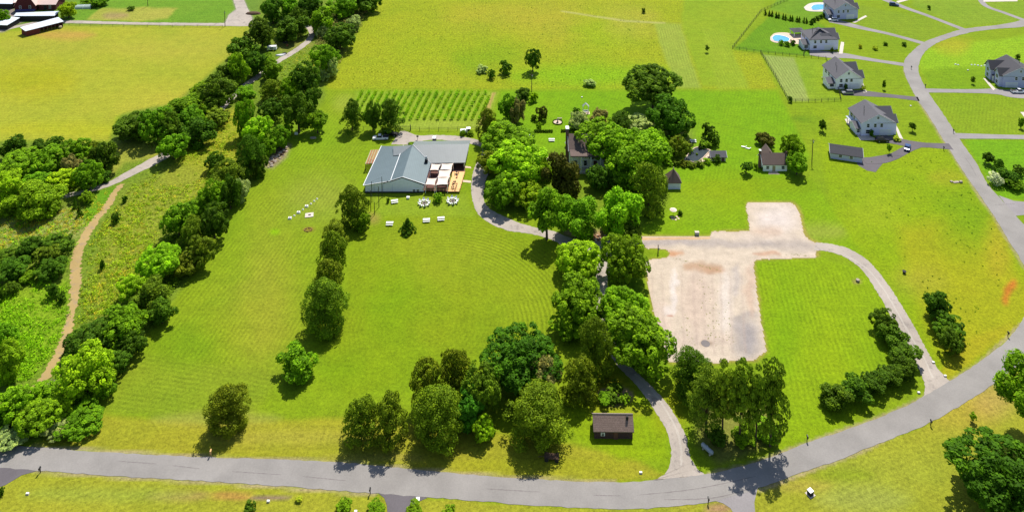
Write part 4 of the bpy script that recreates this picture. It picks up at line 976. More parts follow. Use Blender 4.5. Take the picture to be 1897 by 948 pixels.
def water(name, col, rough=.08, bumpd=.02):
    m, nt, b = newmat(name); n = noise_tex(nt, 1.2, 3, .6); c = ramp(nt, n, [(.3, scalec(col, .8)), (.7, scalec(col, 1.2))]); nt.links.new(c, b.inputs['Base Color']); b.inputs['Roughness'].default_value = rough; b.inputs['Specular IOR Level'].default_value = .2
    bp = nt.nodes.new('ShaderNodeBump'); bp.inputs['Distance'].default_value = bumpd; nt.links.new(n, bp.inputs['Height']); nt.links.new(bp.outputs[0], b.inputs['Normal'])
water('pool_water', C(96, 176, 226, .8)); water('pond_water', C(40, 58, 66), .35)
MATS['metal_roof'].node_tree.nodes['Principled BSDF'].inputs['Metallic'].default_value = .15
def window(parent, x, y, z, w_, h, a, arch=False):
    """window facing local direction a (normal), centre of the sill at x,y,z"""
    fr = MB(); nx_, ny_ = math.cos(a), math.sin(a)
    fr.box(x + nx_ * .03, y + ny_ * .03, z - .08, w_ + .3, .12, h + .2, a + math.pi / 2)
    f = obj('window', fr, 'trim_white', parent); p_ = MB(); p_.box(x + nx_ * .07, y + ny_ * .07, z, w_, .1, h, a + math.pi / 2); obj('pane', p_, 'glass', f)
    mu = MB(); mu.box(x + nx_ * .12, y + ny_ * .12, z + h * .47, w_, .05, .07, a + math.pi / 2); obj('mullion', mu, 'trim_white', f)
def door(parent, x, y, z, w_, h, a, mat='trim_white', name='door'):
    nx_, ny_ = math.cos(a), math.sin(a); d = MB(); d.box(x + nx_ * .04, y + ny_ * .04, z, w_, .12, h, a + math.pi / 2); o = obj(name, d, mat, parent)
    if name == 'garage_door':
        for i in range(1, 4):
            l = MB(); l.box(x + nx_ * .11, y + ny_ * .11, z + h * i / 4, w_ - .1, .02, .05, a + math.pi / 2); obj('panel_joint', l, 'siding_grey', o)
    return o
def gable_vol(walls, roof, trim, x0, x1, y0, y1, h, rise, axis, z0=0.0, oh=.45, hip=False):
    """walls with gables and a slab roof; axis 'x' or 'y' is the direction of the ridge"""
    X0, X1, Y0, Y1 = x0 - oh, x1 + oh, y0 - oh, y1 + oh; cx, cy = (x0 + x1) / 2, (y0 + y1) / 2
    hw = ((x1 - x0) if axis == 'y' else (y1 - y0)) / 2; ez = h - rise * oh / hw; t = .18
    c = [(x0, y0), (x1, y0), (x1, y1), (x0, y1)]
    for i in range(4):
        a, b_ = c[i], c[(i + 1) % 4]; q = [(a[0], a[1], z0), (b_[0], b_[1], z0), (b_[0], b_[1], h - .12)]
        gab = (axis == 'y' and i in (0, 2)) or (axis == 'x' and i in (1, 3))
        if gab and not hip: q.append(((a[0] + b_[0]) / 2, (a[1] + b_[1]) / 2, h + rise - .14))
        q.append((a[0], a[1], h - .12)); walls.poly(q)
    if hip:
        k = hw * .95; top = h + rise
        if axis == 'y': r0, r1 = (cx, y0 + k, top), (cx, y1 - k, top)
        else: r0, r1 = (x0 + k, cy, top), (x1 - k, cy, top)
        A_, B2, C2, D2 = (X0, Y0, ez), (X1, Y0, ez), (X1, Y1, ez), (X0, Y1, ez)
        if axis == 'y':
            for q in ([A_, B2, r0], [B2, C2, r1, r0], [C2, D2, r1], [D2, A_, r0, r1]): roof.slab(q, t)
        else:
            for q in ([A_, B2, r1, r0], [B2, C2, r1], [C2, D2, r0, r1], [D2, A_, r0]): roof.slab(q, t)
    else:
        top = h + rise
        if axis == 'y':
            roof.slab([(X0, Y0, ez), (cx, Y0, top), (cx, Y1, top), (X0, Y1, ez)], t); roof.slab([(cx, Y0, top), (X1, Y0, ez), (X1, Y1, ez), (cx, Y1, top)], t)
            if trim is not None:
                for yy in (Y0 - .02, Y1 + .02):
                    trim.tube((X0, yy, ez - .1), (cx, yy, top - .1), .1, n=4); trim.tube((cx, yy, top - .1), (X1, yy, ez - .1), .1, n=4)
        else:
            roof.slab([(X0, Y0, ez), (X1, Y0, ez), (X1, cy, top), (X0, cy, top)], t); roof.slab([(X0, cy, top), (X1, cy, top), (X1, Y1, ez), (X0, Y1, ez)], t)
            if trim is not None:
                for xx in (X0 - .02, X1 + .02):
                    trim.tube((xx, Y0, ez - .1), (xx, cy, top - .1), .1, n=4); trim.tube((xx, cy, top - .1), (xx, Y1, ez - .1), .1, n=4)
def house(label, px, py, rz, W, L, h, rise, fs=1, wall='siding_blue', roofm='shingle_grey', hip=False, cat='house', porch=True, ext=2.8):
    """px,py = ground point under the middle of the wall that faces the camera; the street front is on side fs (+1 right)"""
    p = P(px, py); root = thing('house', label, cat, (p.x, p.y, 0), rz)
    wa, ro, tr = MB(), MB(), MB()
    gable_vol(wa, ro, tr, -W / 2, W / 2, 0, L, h, rise, 'y', hip=hip)
    f = fs
    for (yc, wd, dp, k) in ((2.3, 3.7, 1.3, .58), (L - 2.8, 4.5, 2.0, .7)):       # front cross gables
        xa, xb = sorted((0.0 * f, f * (W / 2 + dp))); gable_vol(wa, ro, tr, xa + .02, xb, yc - wd / 2, yc + wd / 2, h - .1, rise * k, 'x')
    if ext:                                                                          # lower rear extension
        xa, xb = sorted((-f * (W / 2 + ext), -f * (W / 2 - .1))); gable_vol(wa, ro, tr, xa, xb, .8, 6.0, h * .52, 1.2, 'x')
    obj('wall', wa, wall, root); rf = obj('roof', ro, roofm, root)
    for vx, vy in ((-f * W * .2, L * .6), (-f * W * .3, L * .35)): ch = MB(); ch.tube((vx, vy, h + rise * .2), (vx, vy, h + rise * .95), .09, n=6); obj('roof_vent', ch, 'dark', rf); obj('roof_trim', tr, 'trim_white', root)
    if L - 5.6 - 4.7 > .8:
        po = MB(); y0, y1 = 4.6, L - 5.5
        xs = f * (W / 2 + 1.4); po.slab([(f * W / 2, y0, 3.1), (xs + f * .4, y0, 2.7), (xs + f * .4, y1, 2.7), (f * W / 2, y1, 3.1)], .15); pr = obj('porch_roof', po, roofm, root)
        for yy in (y0 + .3, (y0 + y1) / 2, y1 - .3):
            c = MB(); c.box(xs, yy, 0, .2, .2, 2.7); obj('porch_post', c, 'trim_white', root)
        s = MB(); s.box(f * (W / 2 + .8), (y0 + y1) / 2, 0, 1.7, y1 - y0, .3); obj('porch_floor', s, 'concrete', root)
    n = -math.pi / 2
    door(root, f * W * .24, 0, 0, W * .36, 2.4, n, name='garage_door')
    for xx in (-W * .30, -W * .08, W * .12): window(root, xx * f, 0, h * .62, .9, 1.3, n)
    window(root, -W * .30 * f, 0, 1.0, 1.5, 1.3, n)
    window(root, 0, 0, h + rise * .35, .7, .8, n) if not hip else None
    for yy in (L * .2, L * .45, L * .75): window(root, -f * W / 2, yy if yy > 6.5 else yy + 4, h * .6, .9, 1.3, math.pi if f > 0 else 0)
    for yy in (2.3, L - 2.8):
        window(root, f * (W / 2 + (1.3 if yy < 4 else 2.0)), yy, h * .6, 1.4, 1.3, 0 if f > 0 else math.pi); window(root, f * (W / 2 + (1.3 if yy < 4 else 2.0)), yy, .9, 1.4, 1.4, 0 if f > 0 else math.pi)
    if ext: window(root, -f * (W / 2 + ext / 2), .8, 1.0, min(1.8, ext * .6), 1.2, n)
    return root
house('white sided house with stepped grey gables below the fenced pool lawns', 1571, 165, .08, 10.8, 12.0, 5.2, 3.6, 1, 'siding_white')
house('pale blue grey house with gazebo patio beside the long grey garage', 1625, 251, .04, 12.4, 10.4, 5.5, 3.3, 1, 'siding_blue', ext=1.6)
house('light blue house with grey hipped roof beside the lower swimming pool', 1524, 93, .06, 12.6, 10.0, 5.6, 3.2, 1, 'siding_blue', hip=True)
house('blue grey gabled house beside the upper swimming pool at the top edge', 1565, 36, .12, 12.0, 11.0, 5.8, 3.4, 1, 'siding_grey')
house('grey house with dark steep gables at the far right edge inside the road bend', 1889, 163, -.08, 14.0, 11.5, 5.6, 3.8, -1, 'siding_grey', 'shingle_dark')

# ---- long grey garage
def simple_building(name, label, cat, px, py, rz, W, L, h, rise, axis, wall, roof, oh=.35, z0=0.0):
    p = P(px, py); root = thing(name, label, cat, (p.x, p.y, 0), rz); wa, ro, tr = MB(), MB(), MB()
    gable_vol(wa, ro, tr, -W / 2, W / 2, -L / 2, L / 2, h, rise, axis, z0=z0, oh=oh)
    obj('wall', wa, wall, root); obj('roof', ro, roof, root)
    if wall != 'log': obj('roof_trim', tr, 'trim_white', root)
    return root
g1_ = simple_building('garage', 'long low grey sided garage with dark shingle roof beside the branching drive', 'garage', 1566, 290, -.28, 10.5, 5.6, 2.5, 1.7, 'x', 'siding_grey', 'shingle_dark')
door(g1_, 5.25, 0, 0, 2.8, 2.2, 0, name='garage_door'); window(g1_, -2, -2.8, 1.0, 1.0, .9, -math.pi / 2); window(g1_, 1.6, -2.8, 1.0, 1.0, .9, -math.pi / 2)
# ---- white cottage
ct = simple_building('cottage', 'small white cottage with brown roof and brick chimney in the right lawn', 'cottage', 1431, 309, .0, 8.4, 5.4, 2.9, 2.4, 'x', 'siding_white', 'shingle_brown')
wa, ro = MB(), MB(); gable_vol(wa, ro, None, -2.0, 1.2, 2.4, 6.6, 2.6, 2.1, 'y'); obj('rear_wing_wall', wa, 'siding_white', ct); obj('rear_wing_roof', ro, 'shingle_brown', ct)
c_ = MB(); c_.box(-4.6, 0, 0, .7, 1.4, 3.2, ty=.2); c_.box(-4.6, 0, 3.2, .6, .9, 3.0); cm = obj('chimney', c_, 'brick', ct); c_ = MB(); c_.box(-4.6, 0, 6.2, .7, 1.0, .15); obj('chimney_cap', c_, 'paint_white', cm)
c_ = MB(); c_.box(4.6, 0, 0, .7, 1.4, 3.2, ty=.2); c_.box(4.6, 0, 3.2, .6, .9, 2.6); obj('chimney', c_, 'brick', ct)
window(ct, -2.6, -2.7, .9, .9, 1.0, -math.pi / 2); window(ct, 2.8, -2.7, .9, .9, 1.0, -math.pi / 2); door(ct, -.4, -2.7, 0, 1.0, 2.0, -math.pi / 2, 'tan')
struct(area('doorstep_paving', [(1424, 318), (1440, 318), (1444, 323), (1424, 323)], .05, 'paver', .1))
# ---- pyramid roofed shed
sh = thing('garden_shed', 'small white walled shed with steep pyramid shingle roof beside the dark cedar', 'shed', tuple(P(1247, 344)))
wa = MB(); wa.box(0, 0, 0, 4.2, 4.0, 2.5); obj('wall', wa, 'siding_blue', sh); ro = MB(); e = 2.45; z = 2.45; q = [(-e, -e, z), (e, -e, z), (e, e, z), (-e, e, z)]
for i in range(4): ro.slab([q[i], q[(i + 1) % 4], (0, 0, 6.2)], .12)
rf = obj('roof', ro, 'shingle_brown', sh); ro = MB(); ro.box(0, 0, 6.0, .45, .45, .7, tx=.12, ty=.12); obj('cupola', ro, 'paver', rf); door(sh, 2.1, 0, 0, 1.1, 2.0, 0, 'wood_dark')
# ---- brown log shed by the road
lg = simple_building('log_building', 'old log building with weathered brown shingle roof on the lawn by the road', 'log cabin', 1134.5, 797, -.01, 8.2, 3.9, 2.5, 1.7, 'x', 'log', 'shingle_old', oh=.45)
c_ = MB(); c_.box(3.2, -.6, 3.4, .5, .5, .9); obj('vent_pipe', c_, 'dark', lg); c_ = MB(); c_.tube((-4.6, 0, 4.22), (4.6, 0, 4.22), .1, n=6); obj('ridge_cap', c_, 'stone', lg)
c_ = MB()
for yy in (-2.0, 2.0):
    for k in range(7): c_.tube((-4.3, yy, .2 + k * .33), (4.3, yy, .2 + k * .33), .15, n=7)
obj('wall_logs', c_, 'log', lg); door(lg, .5, -2.1, 0, 1.0, 1.9, -math.pi / 2, 'wood_dark'); window(lg, -2.4, -2.1, .9, .6, .6, -math.pi / 2)
# ---- far left farm
def shed_px(name, label, cat, roof4, zs, wall, roof, posts=None, t=.2, gable=None):
    """building from its roof corners (photo x, y, height)"""
    W3 = [P(x, y, z) for (x, y), z in zip(roof4, zs)]; c = sum((Vector((v.x, v.y, 0)) for v in W3), Vector()) / len(W3)
    root = thing(name, label, cat, (c.x, c.y, 0)); L3 = [v - c for v in W3]
    ro = MB(); ro.slab(L3, t); obj('roof', ro, roof, root); wa = MB()
    ins = [Vector((v.x * .95, v.y * .92, v.z - t - .02)) for v in L3]
    for i in range(len(ins)):
        if posts and i in posts: continue
        a, b_ = ins[i], ins[(i + 1) % len(ins)]; wa.poly([(a.x, a.y, 0), (b_.x, b_.y, 0), (b_.x, b_.y, b_.z), (a.x, a.y, a.z)])
    obj('wall', wa, wall, root)
    return root, L3, ins
r1, L3, ins = shed_px('pole_barn', 'long red open fronted pole barn with pale metal roof at the yellow field corner', 'farm shed', [(37, 51), (47, 58), (118, 40), (108, 32)], (3.6, 3.0, 3.0, 4.4), 'red_barn', 'white_metal', posts=(1,))
a, b_ = ins[1], ins[2]; wa = MB(); m_ = a.lerp(b_, .36); wa.poly([(a.x, a.y, 0), (m_.x, m_.y, 0), (m_.x, m_.y, 2.8), (a.x, a.y, 2.8)]); obj('side_wall', wa, 'red_barn', r1)
for k in range(7): q = a.lerp(b_, .36 + .64 * k / 6); po = MB(); po.box(q.x, q.y, 0, .22, .22, 2.8); obj('post', po, 'pole_wood', r1)
bal = MB(); bal.lathe(0, 0, [(.2, 0), (.75, .25), (.85, .7), (.7, 1.2), (.2, 1.4)], 12); tag(obj('hay_bale', bal, 'tan', loc=P(112, 53)), 'round tan hay bale beside the right end of the red pole barn', 'hay bale')
# gambrel barn
bn = thing('red_barn', 'large dark red gambrel barn with white roof and pink sunlit slope', 'barn', tuple(P(47, 22))); wa = MB(); hw, L = 5.2, 12
prof = [(-hw, 0), (hw, 0), (hw, 3.6), (3.1, 7.0), (0, 8.4), (-3.1, 7.0), (-hw, 3.6)]
wa.poly([(x, 0, z) for x, z in prof]); wa.poly([(x, L, z) for x, z in prof][::-1]); wa.poly([(-hw, L, 0), (-hw, 0, 0), (-hw, 0, 3.6), (-hw, L, 3.6)]); wa.poly([(hw, 0, 0), (hw, L, 0), (hw, L, 3.6), (hw, 0, 3.6)]); obj('wall', wa, 'red_barn', bn)
ro = MB(); pr = [(-hw - .4, 3.2), (-3.2, 7.1), (0, 8.6), (3.2, 7.1), (hw + .4, 3.2)]
for (xa, za), (xb, zb) in zip(pr, pr[1:]): ro.slab([(xa, -.4, za), (xb, -.4, zb), (xb, L + .4, zb), (xa, L + .4, za)], .15)
M('roof_pink', C(236, 206, 196, .8), .08, 1, .6); obj('roof', ro, 'roof_pink', bn)
for xx in (-2.4, 2.4): window(bn, xx, 0, 1.6, .8, 1.6, -math.pi / 2)
M('wall_violet', C(80, 84, 168), .1, 1, .8); wl = MB(); wl.box(0, -.12, 0, 10.0, .14, 1.3); obj('painted_base', wl, 'wall_violet', bn); bn.rotation_euler[2] = .1
b2 = thing('barn_wing', 'low red barn wing with pinkish roof joined to the right of the big barn', 'barn', tuple(P(86, 19))); wa, ro = MB(), MB(); gable_vol(wa, ro, None, -4, 5, 0, 9, 3.4, 2.6, 'x'); obj('wall', wa, 'red_barn', b2); obj('roof', ro, 'roof_pink', b2); door(b2, -.5, 0, 0, 1.4, 2.6, -math.pi / 2, 'dark'); window(b2, 2.0, 0, .8, .8, 1.6, -math.pi / 2)
r3, L3, ins = shed_px('machine_shed', 'long machine shed with bright white roof in front of the red barn', 'farm shed', [(25, 30), (101, 29.5), (110, 21), (30, 24)], (2.8, 2.8, 3.6, 3.6), 'dark', 'white_metal')
r4, L3, ins = shed_px('farm_shed', 'dark walled shed with white roof at the left frame edge', 'farm shed', [(-12, 46), (13, 47), (37, 33), (8, 30)], (2.6, 2.6, 2.8, 3.6), 'dark', 'white_metal')
r5, L3, ins = shed_px('farm_shed', 'farm shed with flat white roof in the top left corner', 'farm shed', [(-10, 7), (23, 7.5), (27, -6), (-6, -8)], (3, 3, 3.6, 3.6), 'dark', 'white_metal')
r6, L3, ins = shed_px('farm_shed', 'small dark shed squeezed between the corner shed and the big barn', 'farm shed', [(24, 6), (33, 4), (40, -4), (28, -5)], (3, 3, 3, 3.4), 'red_barn', 'roof_pink')
gh = MB()
for k in range(9):
    a0 = math.pi * k / 9; a1 = math.pi * (k + 1) / 9; gh.poly([(-4, -2 * math.cos(a0), 1.7 * math.sin(a0)), (4, -2 * math.cos(a0), 1.7 * math.sin(a0)), (4, -2 * math.cos(a1), 1.7 * math.sin(a1)), (-4, -2 * math.cos(a1), 1.7 * math.sin(a1))])
M('film', C(180, 200, 190, .7), .1, 1, .4); g = thing('greenhouse_tunnel', 'low pale grey plastic tunnel on the farm lawn behind the lime tree', 'greenhouse', tuple(P(156, 15)), .1); obj('cover', gh, 'film', g)
for xx in (-4, 0, 4):
    t_ = MB()
    for k in range(9):
        a0 = math.pi * k / 9; a1 = math.pi * (k + 1) / 9; t_.tube((xx, -2.03 * math.cos(a0), 1.73 * math.sin(a0)), (xx, -2.03 * math.cos(a1), 1.73 * math.sin(a1)), .05, n=4)
    obj('hoop', t_, 'trim_white', g)

# ---------------------------------------------------------------- the event barn with deck
bo = P(745, 357); barn = thing('event_barn', 'large pale barn with grey green metal roofs and a wooden deck', 'barn', tuple(bo))
def BL(px, py, z): return P(px, py, z) - bo
FL, KF, AF, RF = BL(673, 343.5, 3.0), BL(723.6, 335.3, 4.1), BL(745.4, 327.3, 5.5), BL(787, 341, 2.9)
BLc, KB, AB, RB = BL(706.5, 270.5, 3.0), BL(747, 271, 4.1), BL(764.4, 268.6, 5.6), BL(798, 302.5, 2.9)
RB2 = Vector((RB.x + (AB.x - RB.x) * 0, AB.y, 2.9))
ro = MB(); ro.slab([FL, KF, KB, BLc], .2); lr = obj('lean_roof', ro, 'metal_roof', barn)
ro = MB(); ro.slab([KF + Vector((0, 0, .25)), AF, AB, KB + Vector((0, 0, .25))], .2); ro.slab([AF, RF, Vector((RB.x, RB.y, 2.9)), AB], .2); obj('main_roof', ro, 'metal_roof', barn)
ro = MB(); G1, G2 = BL(869.5, 267, 5.6), BL(861.8, 301.5, 2.9)
off = Vector((0, 0, .06)); ro.slab([RB + off, G2 + off, G1 + off, AB + off], .2)
back = Vector(((AB.x - RB.x) * .0, (G1.y - G2.y) * .9, -2.4)); ro.slab([AB + off, G1 + off, G1 + back, AB + back], .2); obj('wing_roof', ro, 'metal_roof_pale', barn)
ro = MB(); z1 = Vector((0, 0, .12)); ro.slab([BL(728.5, 289, 3.9) + z1, BL(740.5, 288.0, 4.15) + z1 + Vector((0, 0, .1)), AB + Vector((-.2, -.3, .02)), BL(728.5, 271, 4.6) + z1], .15); obj('rear_gable_roof', ro, 'metal_roof_pale', barn)
tr = MB(); tr.tube(KF + Vector((0, 0, .32)), KB + Vector((0, 0, .32)), .12, n=5); tr.tube(FL + Vector((-.05, 0, 0)), BLc, .12, n=5); tr.tube(KF + Vector((0, -.1, .2)), AF + Vector((0, -.1, 0)), .1, n=5); tr.tube(AF + Vector((0, -.1, 0)), RF + Vector((0, -.1, 0)), .1, n=5); tr.tube(FL, KF, .1, n=5); tr.tube(RB + Vector((0, 0, .1)), AB + Vector((0, 0, .15)), .08, n=5); obj('roof_trim', tr, 'trim_white', barn)
gt = MB(); gt.tube(BL(710, 340, 4.0), BL(719, 335.8, 4.1), .14, n=5); gt.tube(BL(775, 339, 3.1), BL(787, 341.5, 2.7), .14, n=5); obj('gutter', gt, 'dark', barn)
wa = MB(); ins = Vector((0, .35, -.22)); top = [FL + Vector((.4, .35, -.22)), KF + ins, AF + ins, RF + Vector((-.4, .35, -.22))]
y0 = min(t.y for t in top) + .2; top = [Vector((t.x, y0, t.z)) for t in top]
wa.poly([(top[0].x, y0, 0), (top[3].x, y0, 0)] + [tuple(t) for t in top[::-1]])
bt = [BLc + Vector((.5, -.4, -.25)), Vector((RB.x - .4, AB.y - 5, 2.6))]
wa.poly([(top[0].x, y0, 0), tuple(top[0]), tuple(bt[0]), (bt[0].x, bt[0].y, 0)]); wa.poly([(bt[0].x, bt[0].y, 0), tuple(bt[0]), (AB.x, AB.y - .3, 3.0), (AB.x, AB.y - .3, 0)])
e1 = Vector((RB.x - .35, RB.y, 2.6)); wa.poly([(top[3].x, y0, 0), tuple(top[3]), tuple(e1), (e1.x, e1.y, 0)]); obj('wall', wa, 'wall_barn', barn)
wb = MB(); g2 = G2 + Vector((-.5, .4, -.3)); g1 = G1 + Vector((-.6, 0, -.35)); g0 = G1 + back + Vector((-.6, -.6, -.2)); rec = 3.2
wb.poly([tuple(g2), (g2.x, g2.y, 0), (g0.x, g0.y, 0), tuple(g0), tuple(g1)]); mx = g2.lerp(e1, .55)
wb.poly([(e1.x, e1.y + .3, 0), (mx.x, mx.y + .5, 0), (mx.x, mx.y + .5, 2.5), (e1.x, e1.y + .3, 2.5)]); wb.poly([(mx.x, mx.y + .5, 0), (mx.x, mx.y + rec, 0), (mx.x, mx.y + rec, 3.4), (mx.x, mx.y + .5, 2.5)]); wb.poly([(mx.x, mx.y + rec, 0), (g2.x, g2.y + rec, 0), (g2.x, g2.y + rec, 3.4), (mx.x, mx.y + rec, 3.4)])
wb.poly([(g0.x, g0.y, 0), (AB.x + .5, g0.y, 0), (AB.x + .5, g0.y, 2.8), tuple(g0)]); obj('wing_wall', wb, 'siding_white', barn)
for k in range(4):
    q = g2.lerp(g0, .18 + k * .2); window(barn, q.x, q.y, .9, .9, 1.2, math.atan2(-(g0.x - g2.x), (g0.y - g2.y)) * 0)
for xx in (top[3].x - 3.2, top[3].x - 1.9): window(barn, xx, y0, .5, .8, .7, -math.pi / 2)
lat = MB()
for xx in (top[0].x + 3.1, top[0].x + 6.1, top[0].x + 9.2): lat.box(xx, y0 - .05, 0, .08, .1, 3.0)
obj('wall_batten', lat, 'siding_grey', barn); dk = MB(); dk.box(top[0].x * .5 + top[3].x * .5, y0 - .06, 0, top[3].x - top[0].x, .1, .45); obj('dark_skirting', dk, 'dark', barn)
vp = MB(); q = BL(790, 318, 0); vp.box(q.x, q.y, 0, 1.0, .9, 4.6); obj('chimney', vp, 'dark', barn); vp = MB(); vp.lathe(q.x, q.y, [(.28, 4.6), (.28, 5.2), (.42, 5.3), (.3, 5.7)], 10); obj('flue_cap', vp, 'tank', barn)
# deck
do = P(818, 338); deck = thing('wooden_deck', 'tan and dark brown wooden deck beside the event barn under cream sails', 'deck', tuple(do))
def DL(px, py, z): v = P(px, py, z) - do; return v
dz = .7; mb = MB(); mb.slab([DL(838.5, 318, dz), DL(861, 318, dz), DL(851.5, 354.5, dz), DL(829.5, 354.5, dz)], .15); obj('deck_boards', mb, 'wood', deck, ) 
mb = MB(); mb.slab([DL(796, 305, dz - .02), DL(838.3, 305, dz - .02), DL(829.2, 354.5, dz - .02), DL(783, 353, dz - .02)], .15); mb.slab([DL(838.6, 303, dz - .03), DL(861.8, 303, dz - .03), DL(861.2, 317.7, dz - .03), DL(838.6, 317.7, dz - .03)], .12); obj('dark_deck_boards', mb, 'wood_dark', deck)
mb = MB(); a = DL(783, 354, 0); b_ = DL(851.5, 355.4, 0); c2 = DL(861.5, 318.5, 0)
mb.poly([(a.x, a.y, 0), (b_.x, b_.y, 0), (b_.x, b_.y, dz), (a.x, a.y, dz)]); mb.poly([(b_.x, b_.y, 0), (c2.x, c2.y, 0), (c2.x, c2.y, dz), (b_.x, b_.y, dz)]); obj('deck_skirt', mb, 'wood', deck)
for (p0, p1) in (((783, 353.5), (829, 354.5)), ((831, 354.5), (851, 354.5)), ((852, 353), (861.5, 320))):
    rl = MB(); A0, A1 = DL(*p0, dz), DL(*p1, dz); n = max(3, int((A1 - A0).length / 1.2))
    for k in range(n + 1): q = A0.lerp(A1, k / n); rl.box(q.x, q.y, dz, .1, .1, .95)
    for zz in (.5, .93): rl.tube(A0 + Vector((0, 0, zz)), A1 + Vector((0, 0, zz)), .045, n=4)
    obj('railing', rl, 'wood', deck)
sails = [[(840, 440), (930, 445), (905, 500), (825, 500)], [(940, 440), (1050, 435), (1035, 500), (925, 495)], [(915, 505), (1035, 500), (1015, 570), (900, 570)], [(800, 580), (890, 580), (870, 645), (780, 640)], [(905, 575), (1010, 570), (995, 640), (885, 645)]]
desc = ['back left cream shade sail over the deck, nearest the barn roof', 'back right cream shade sail beside the dark porch opening', 'middle cream shade sail on the right side of the dark deck', 'front left cream shade sail over the dark deck', 'front right cream shade sail over the dark deck']
for s_, d_ in zip(sails, desc):
    w3 = [P(640 + x / 5.265, 220 + y / 5.265, 3.2) for x, y in s_]; c = sum(w3, Vector()) / 4; sl_ = thing('shade_sail', d_, 'shade sail', (c.x, c.y, 0), group='shade sails over the deck')
    mb = MB(); N = 6; base = len(mb.v)
    for i in range(N + 1):
        for j in range(N + 1):
            u, v = i / N, j / N; p = (w3[0] * (1 - u) + w3[1] * u) * (1 - v) + (w3[3] * (1 - u) + w3[2] * u) * v - c
            pin = .18 * (math.sin(math.pi * u) * (abs(v - .5) * 2) ** 2 + math.sin(math.pi * v) * (abs(u - .5) * 2) ** 2)
            sg = -.35 * math.sin(math.pi * u) * math.sin(math.pi * v); mb.v.append((p.x * (1 - pin * .5), p.y * (1 - pin * .5), 3.2 + sg))
    for i in range(N):
        for j in range(N): a = i * (N + 1) + j; mb.f.append([a, a + 1, a + N + 2, a + N + 1])
    obj('canopy', mb, 'sail', sl_)
    for q in w3: po = MB(); q2 = q - c; po.box(q2.x, q2.y, .1, .16, .16, 3.2); obj('post', po, 'trim_white', sl_)
for (x, y), d_ in zip(((846, 322), (846.5, 328.5), (841, 340), (840, 349)), ('small dark round table at the back of the sunny deck', 'dark stool in the middle of the sunny deck', 'dark round table set on the front half of the sunny deck', 'dark round table nearest the deck front rail')):
    t_ = thing('patio_table', d_, 'table', tuple(P(x, y, dz)), group='tables on the sunny deck'); m_ = MB(); m_.lathe(0, 0, [(.36, .7), (.36, .75)], 12); obj('tabletop', m_, 'dark', t_); m_ = MB(); m_.tube((0, 0, 0), (0, 0, .7), .06); m_.lathe(0, 0, [(.28, 0), (.25, .05)], 8); obj('pedestal', m_, 'dark', t_)
for (x, y, a_), d_ in zip(((843.5, 339.5, 0), (839, 342, 2), (846, 343, 4), (837, 349.5, 1), (843, 352, 3), (845, 347.6, 5), (843, 324, 1.4), (849, 322, 4.4)), ('left of the middle deck table', 'in front of the middle deck table', 'right of the middle deck table', 'left of the front deck table', 'in front of the front deck table', 'right of the front deck table', 'left of the back deck table', 'right of the back deck table')):
    t_ = thing('patio_chair', 'small dark metal chair ' + d_, 'chair', tuple(P(x, y, dz)), a_, 'chairs on the sunny deck'); m_ = MB(); m_.box(0, 0, .42, .36, .36, .04); obj('seat', m_, 'dark', t_); m_ = MB(); m_.box(0, .16, .46, .36, .04, .35); obj('backrest', m_, 'dark', t_)
    for sx in (-.18, .18):
        for sy in (-.18, .18): m_ = MB(); m_.box(sx, sy, 0, .05, .05, .42); obj('leg', m_, 'dark', t_)
for q, d_ in (([(872, 309), (862, 308), (862, 311), (873, 312)], ''), ([(873, 335), (857, 333.5), (856, 337), (872, 339)], '')): struct(area('footpath', q, .05, 'paver', .05))
struct(area('footpath', [(1008, 293), (1038, 288), (1040, 291), (1009, 297)], .04, 'paver', .1))
# striped pergola left of the barn
po = P(689, 298); pg = thing('pergola', 'brown and cream slatted pergola against the barn left wall', 'pergola', tuple(po)); q = [P(640 + x / 5.265, 220 + y / 5.265, 2.8) - po for x, y in ((250, 305), (332, 300), (285, 432), (195, 440))]
for k in range(8):
    u = k / 7; a = q[0].lerp(q[1], u); b_ = q[3].lerp(q[2], u); sl2 = MB(); n_ = (b_ - a).normalized(); sx = Vector((-n_.y, n_.x, 0)) * .14; sl2.slab([a - sx, a + sx, b_ + sx, b_ - sx], .12); obj('slat', sl2, 'stripe_red' if k % 2 else 'tan', pg)
for v in q: m_ = MB(); m_.box(v.x, v.y, 0, .18, .18, 2.7); obj('post', m_, 'wood_dark', pg)
for a, b_ in ((q[0], q[1]), (q[3], q[2])): m_ = MB(); m_.tube(a - Vector((0, 0, .15)), b_ - Vector((0, 0, .15)), .09, n=4); obj('beam', m_, 'wood_dark', pg)

# ---------------------------------------------------------------- mansion among the trees
mp = P(1100, 322); ms = thing('mansion', 'white columned mansion with pale shingle roof almost hidden by trees', 'mansion', tuple(mp), 0); wa, ro, tr = MB(), MB(), MB()
gable_vol(wa, ro, tr, -8.2, 10, 3.2, 12.5, 7.0, 3.4, 'x'); obj('wall', wa, 'siding_white', ms); obj('roof', ro, 'shingle_brown', ms); obj('roof_trim', tr, 'trim_white', ms)
m_ = MB(); m_.slab([(-8.2, -.2, 6.6), (10, -.2, 6.6), (10, 3.2, 7.0), (-8.2, 3.2, 7.0)], .3); obj('portico_roof', m_, 'shingle_brown', ms); m_ = MB(); m_.box(.9, 1.5, 0, 18, 3.2, .5); obj('portico_floor', m_, 'concrete', ms)
for k in range(6): m_ = MB(); m_.lathe(-7.8 + k * 3.4, .2, [(.4, .5), (.3, .7), (.26, 5.9), (.4, 6.3)], 12); obj('column', m_, 'paint_white', ms)
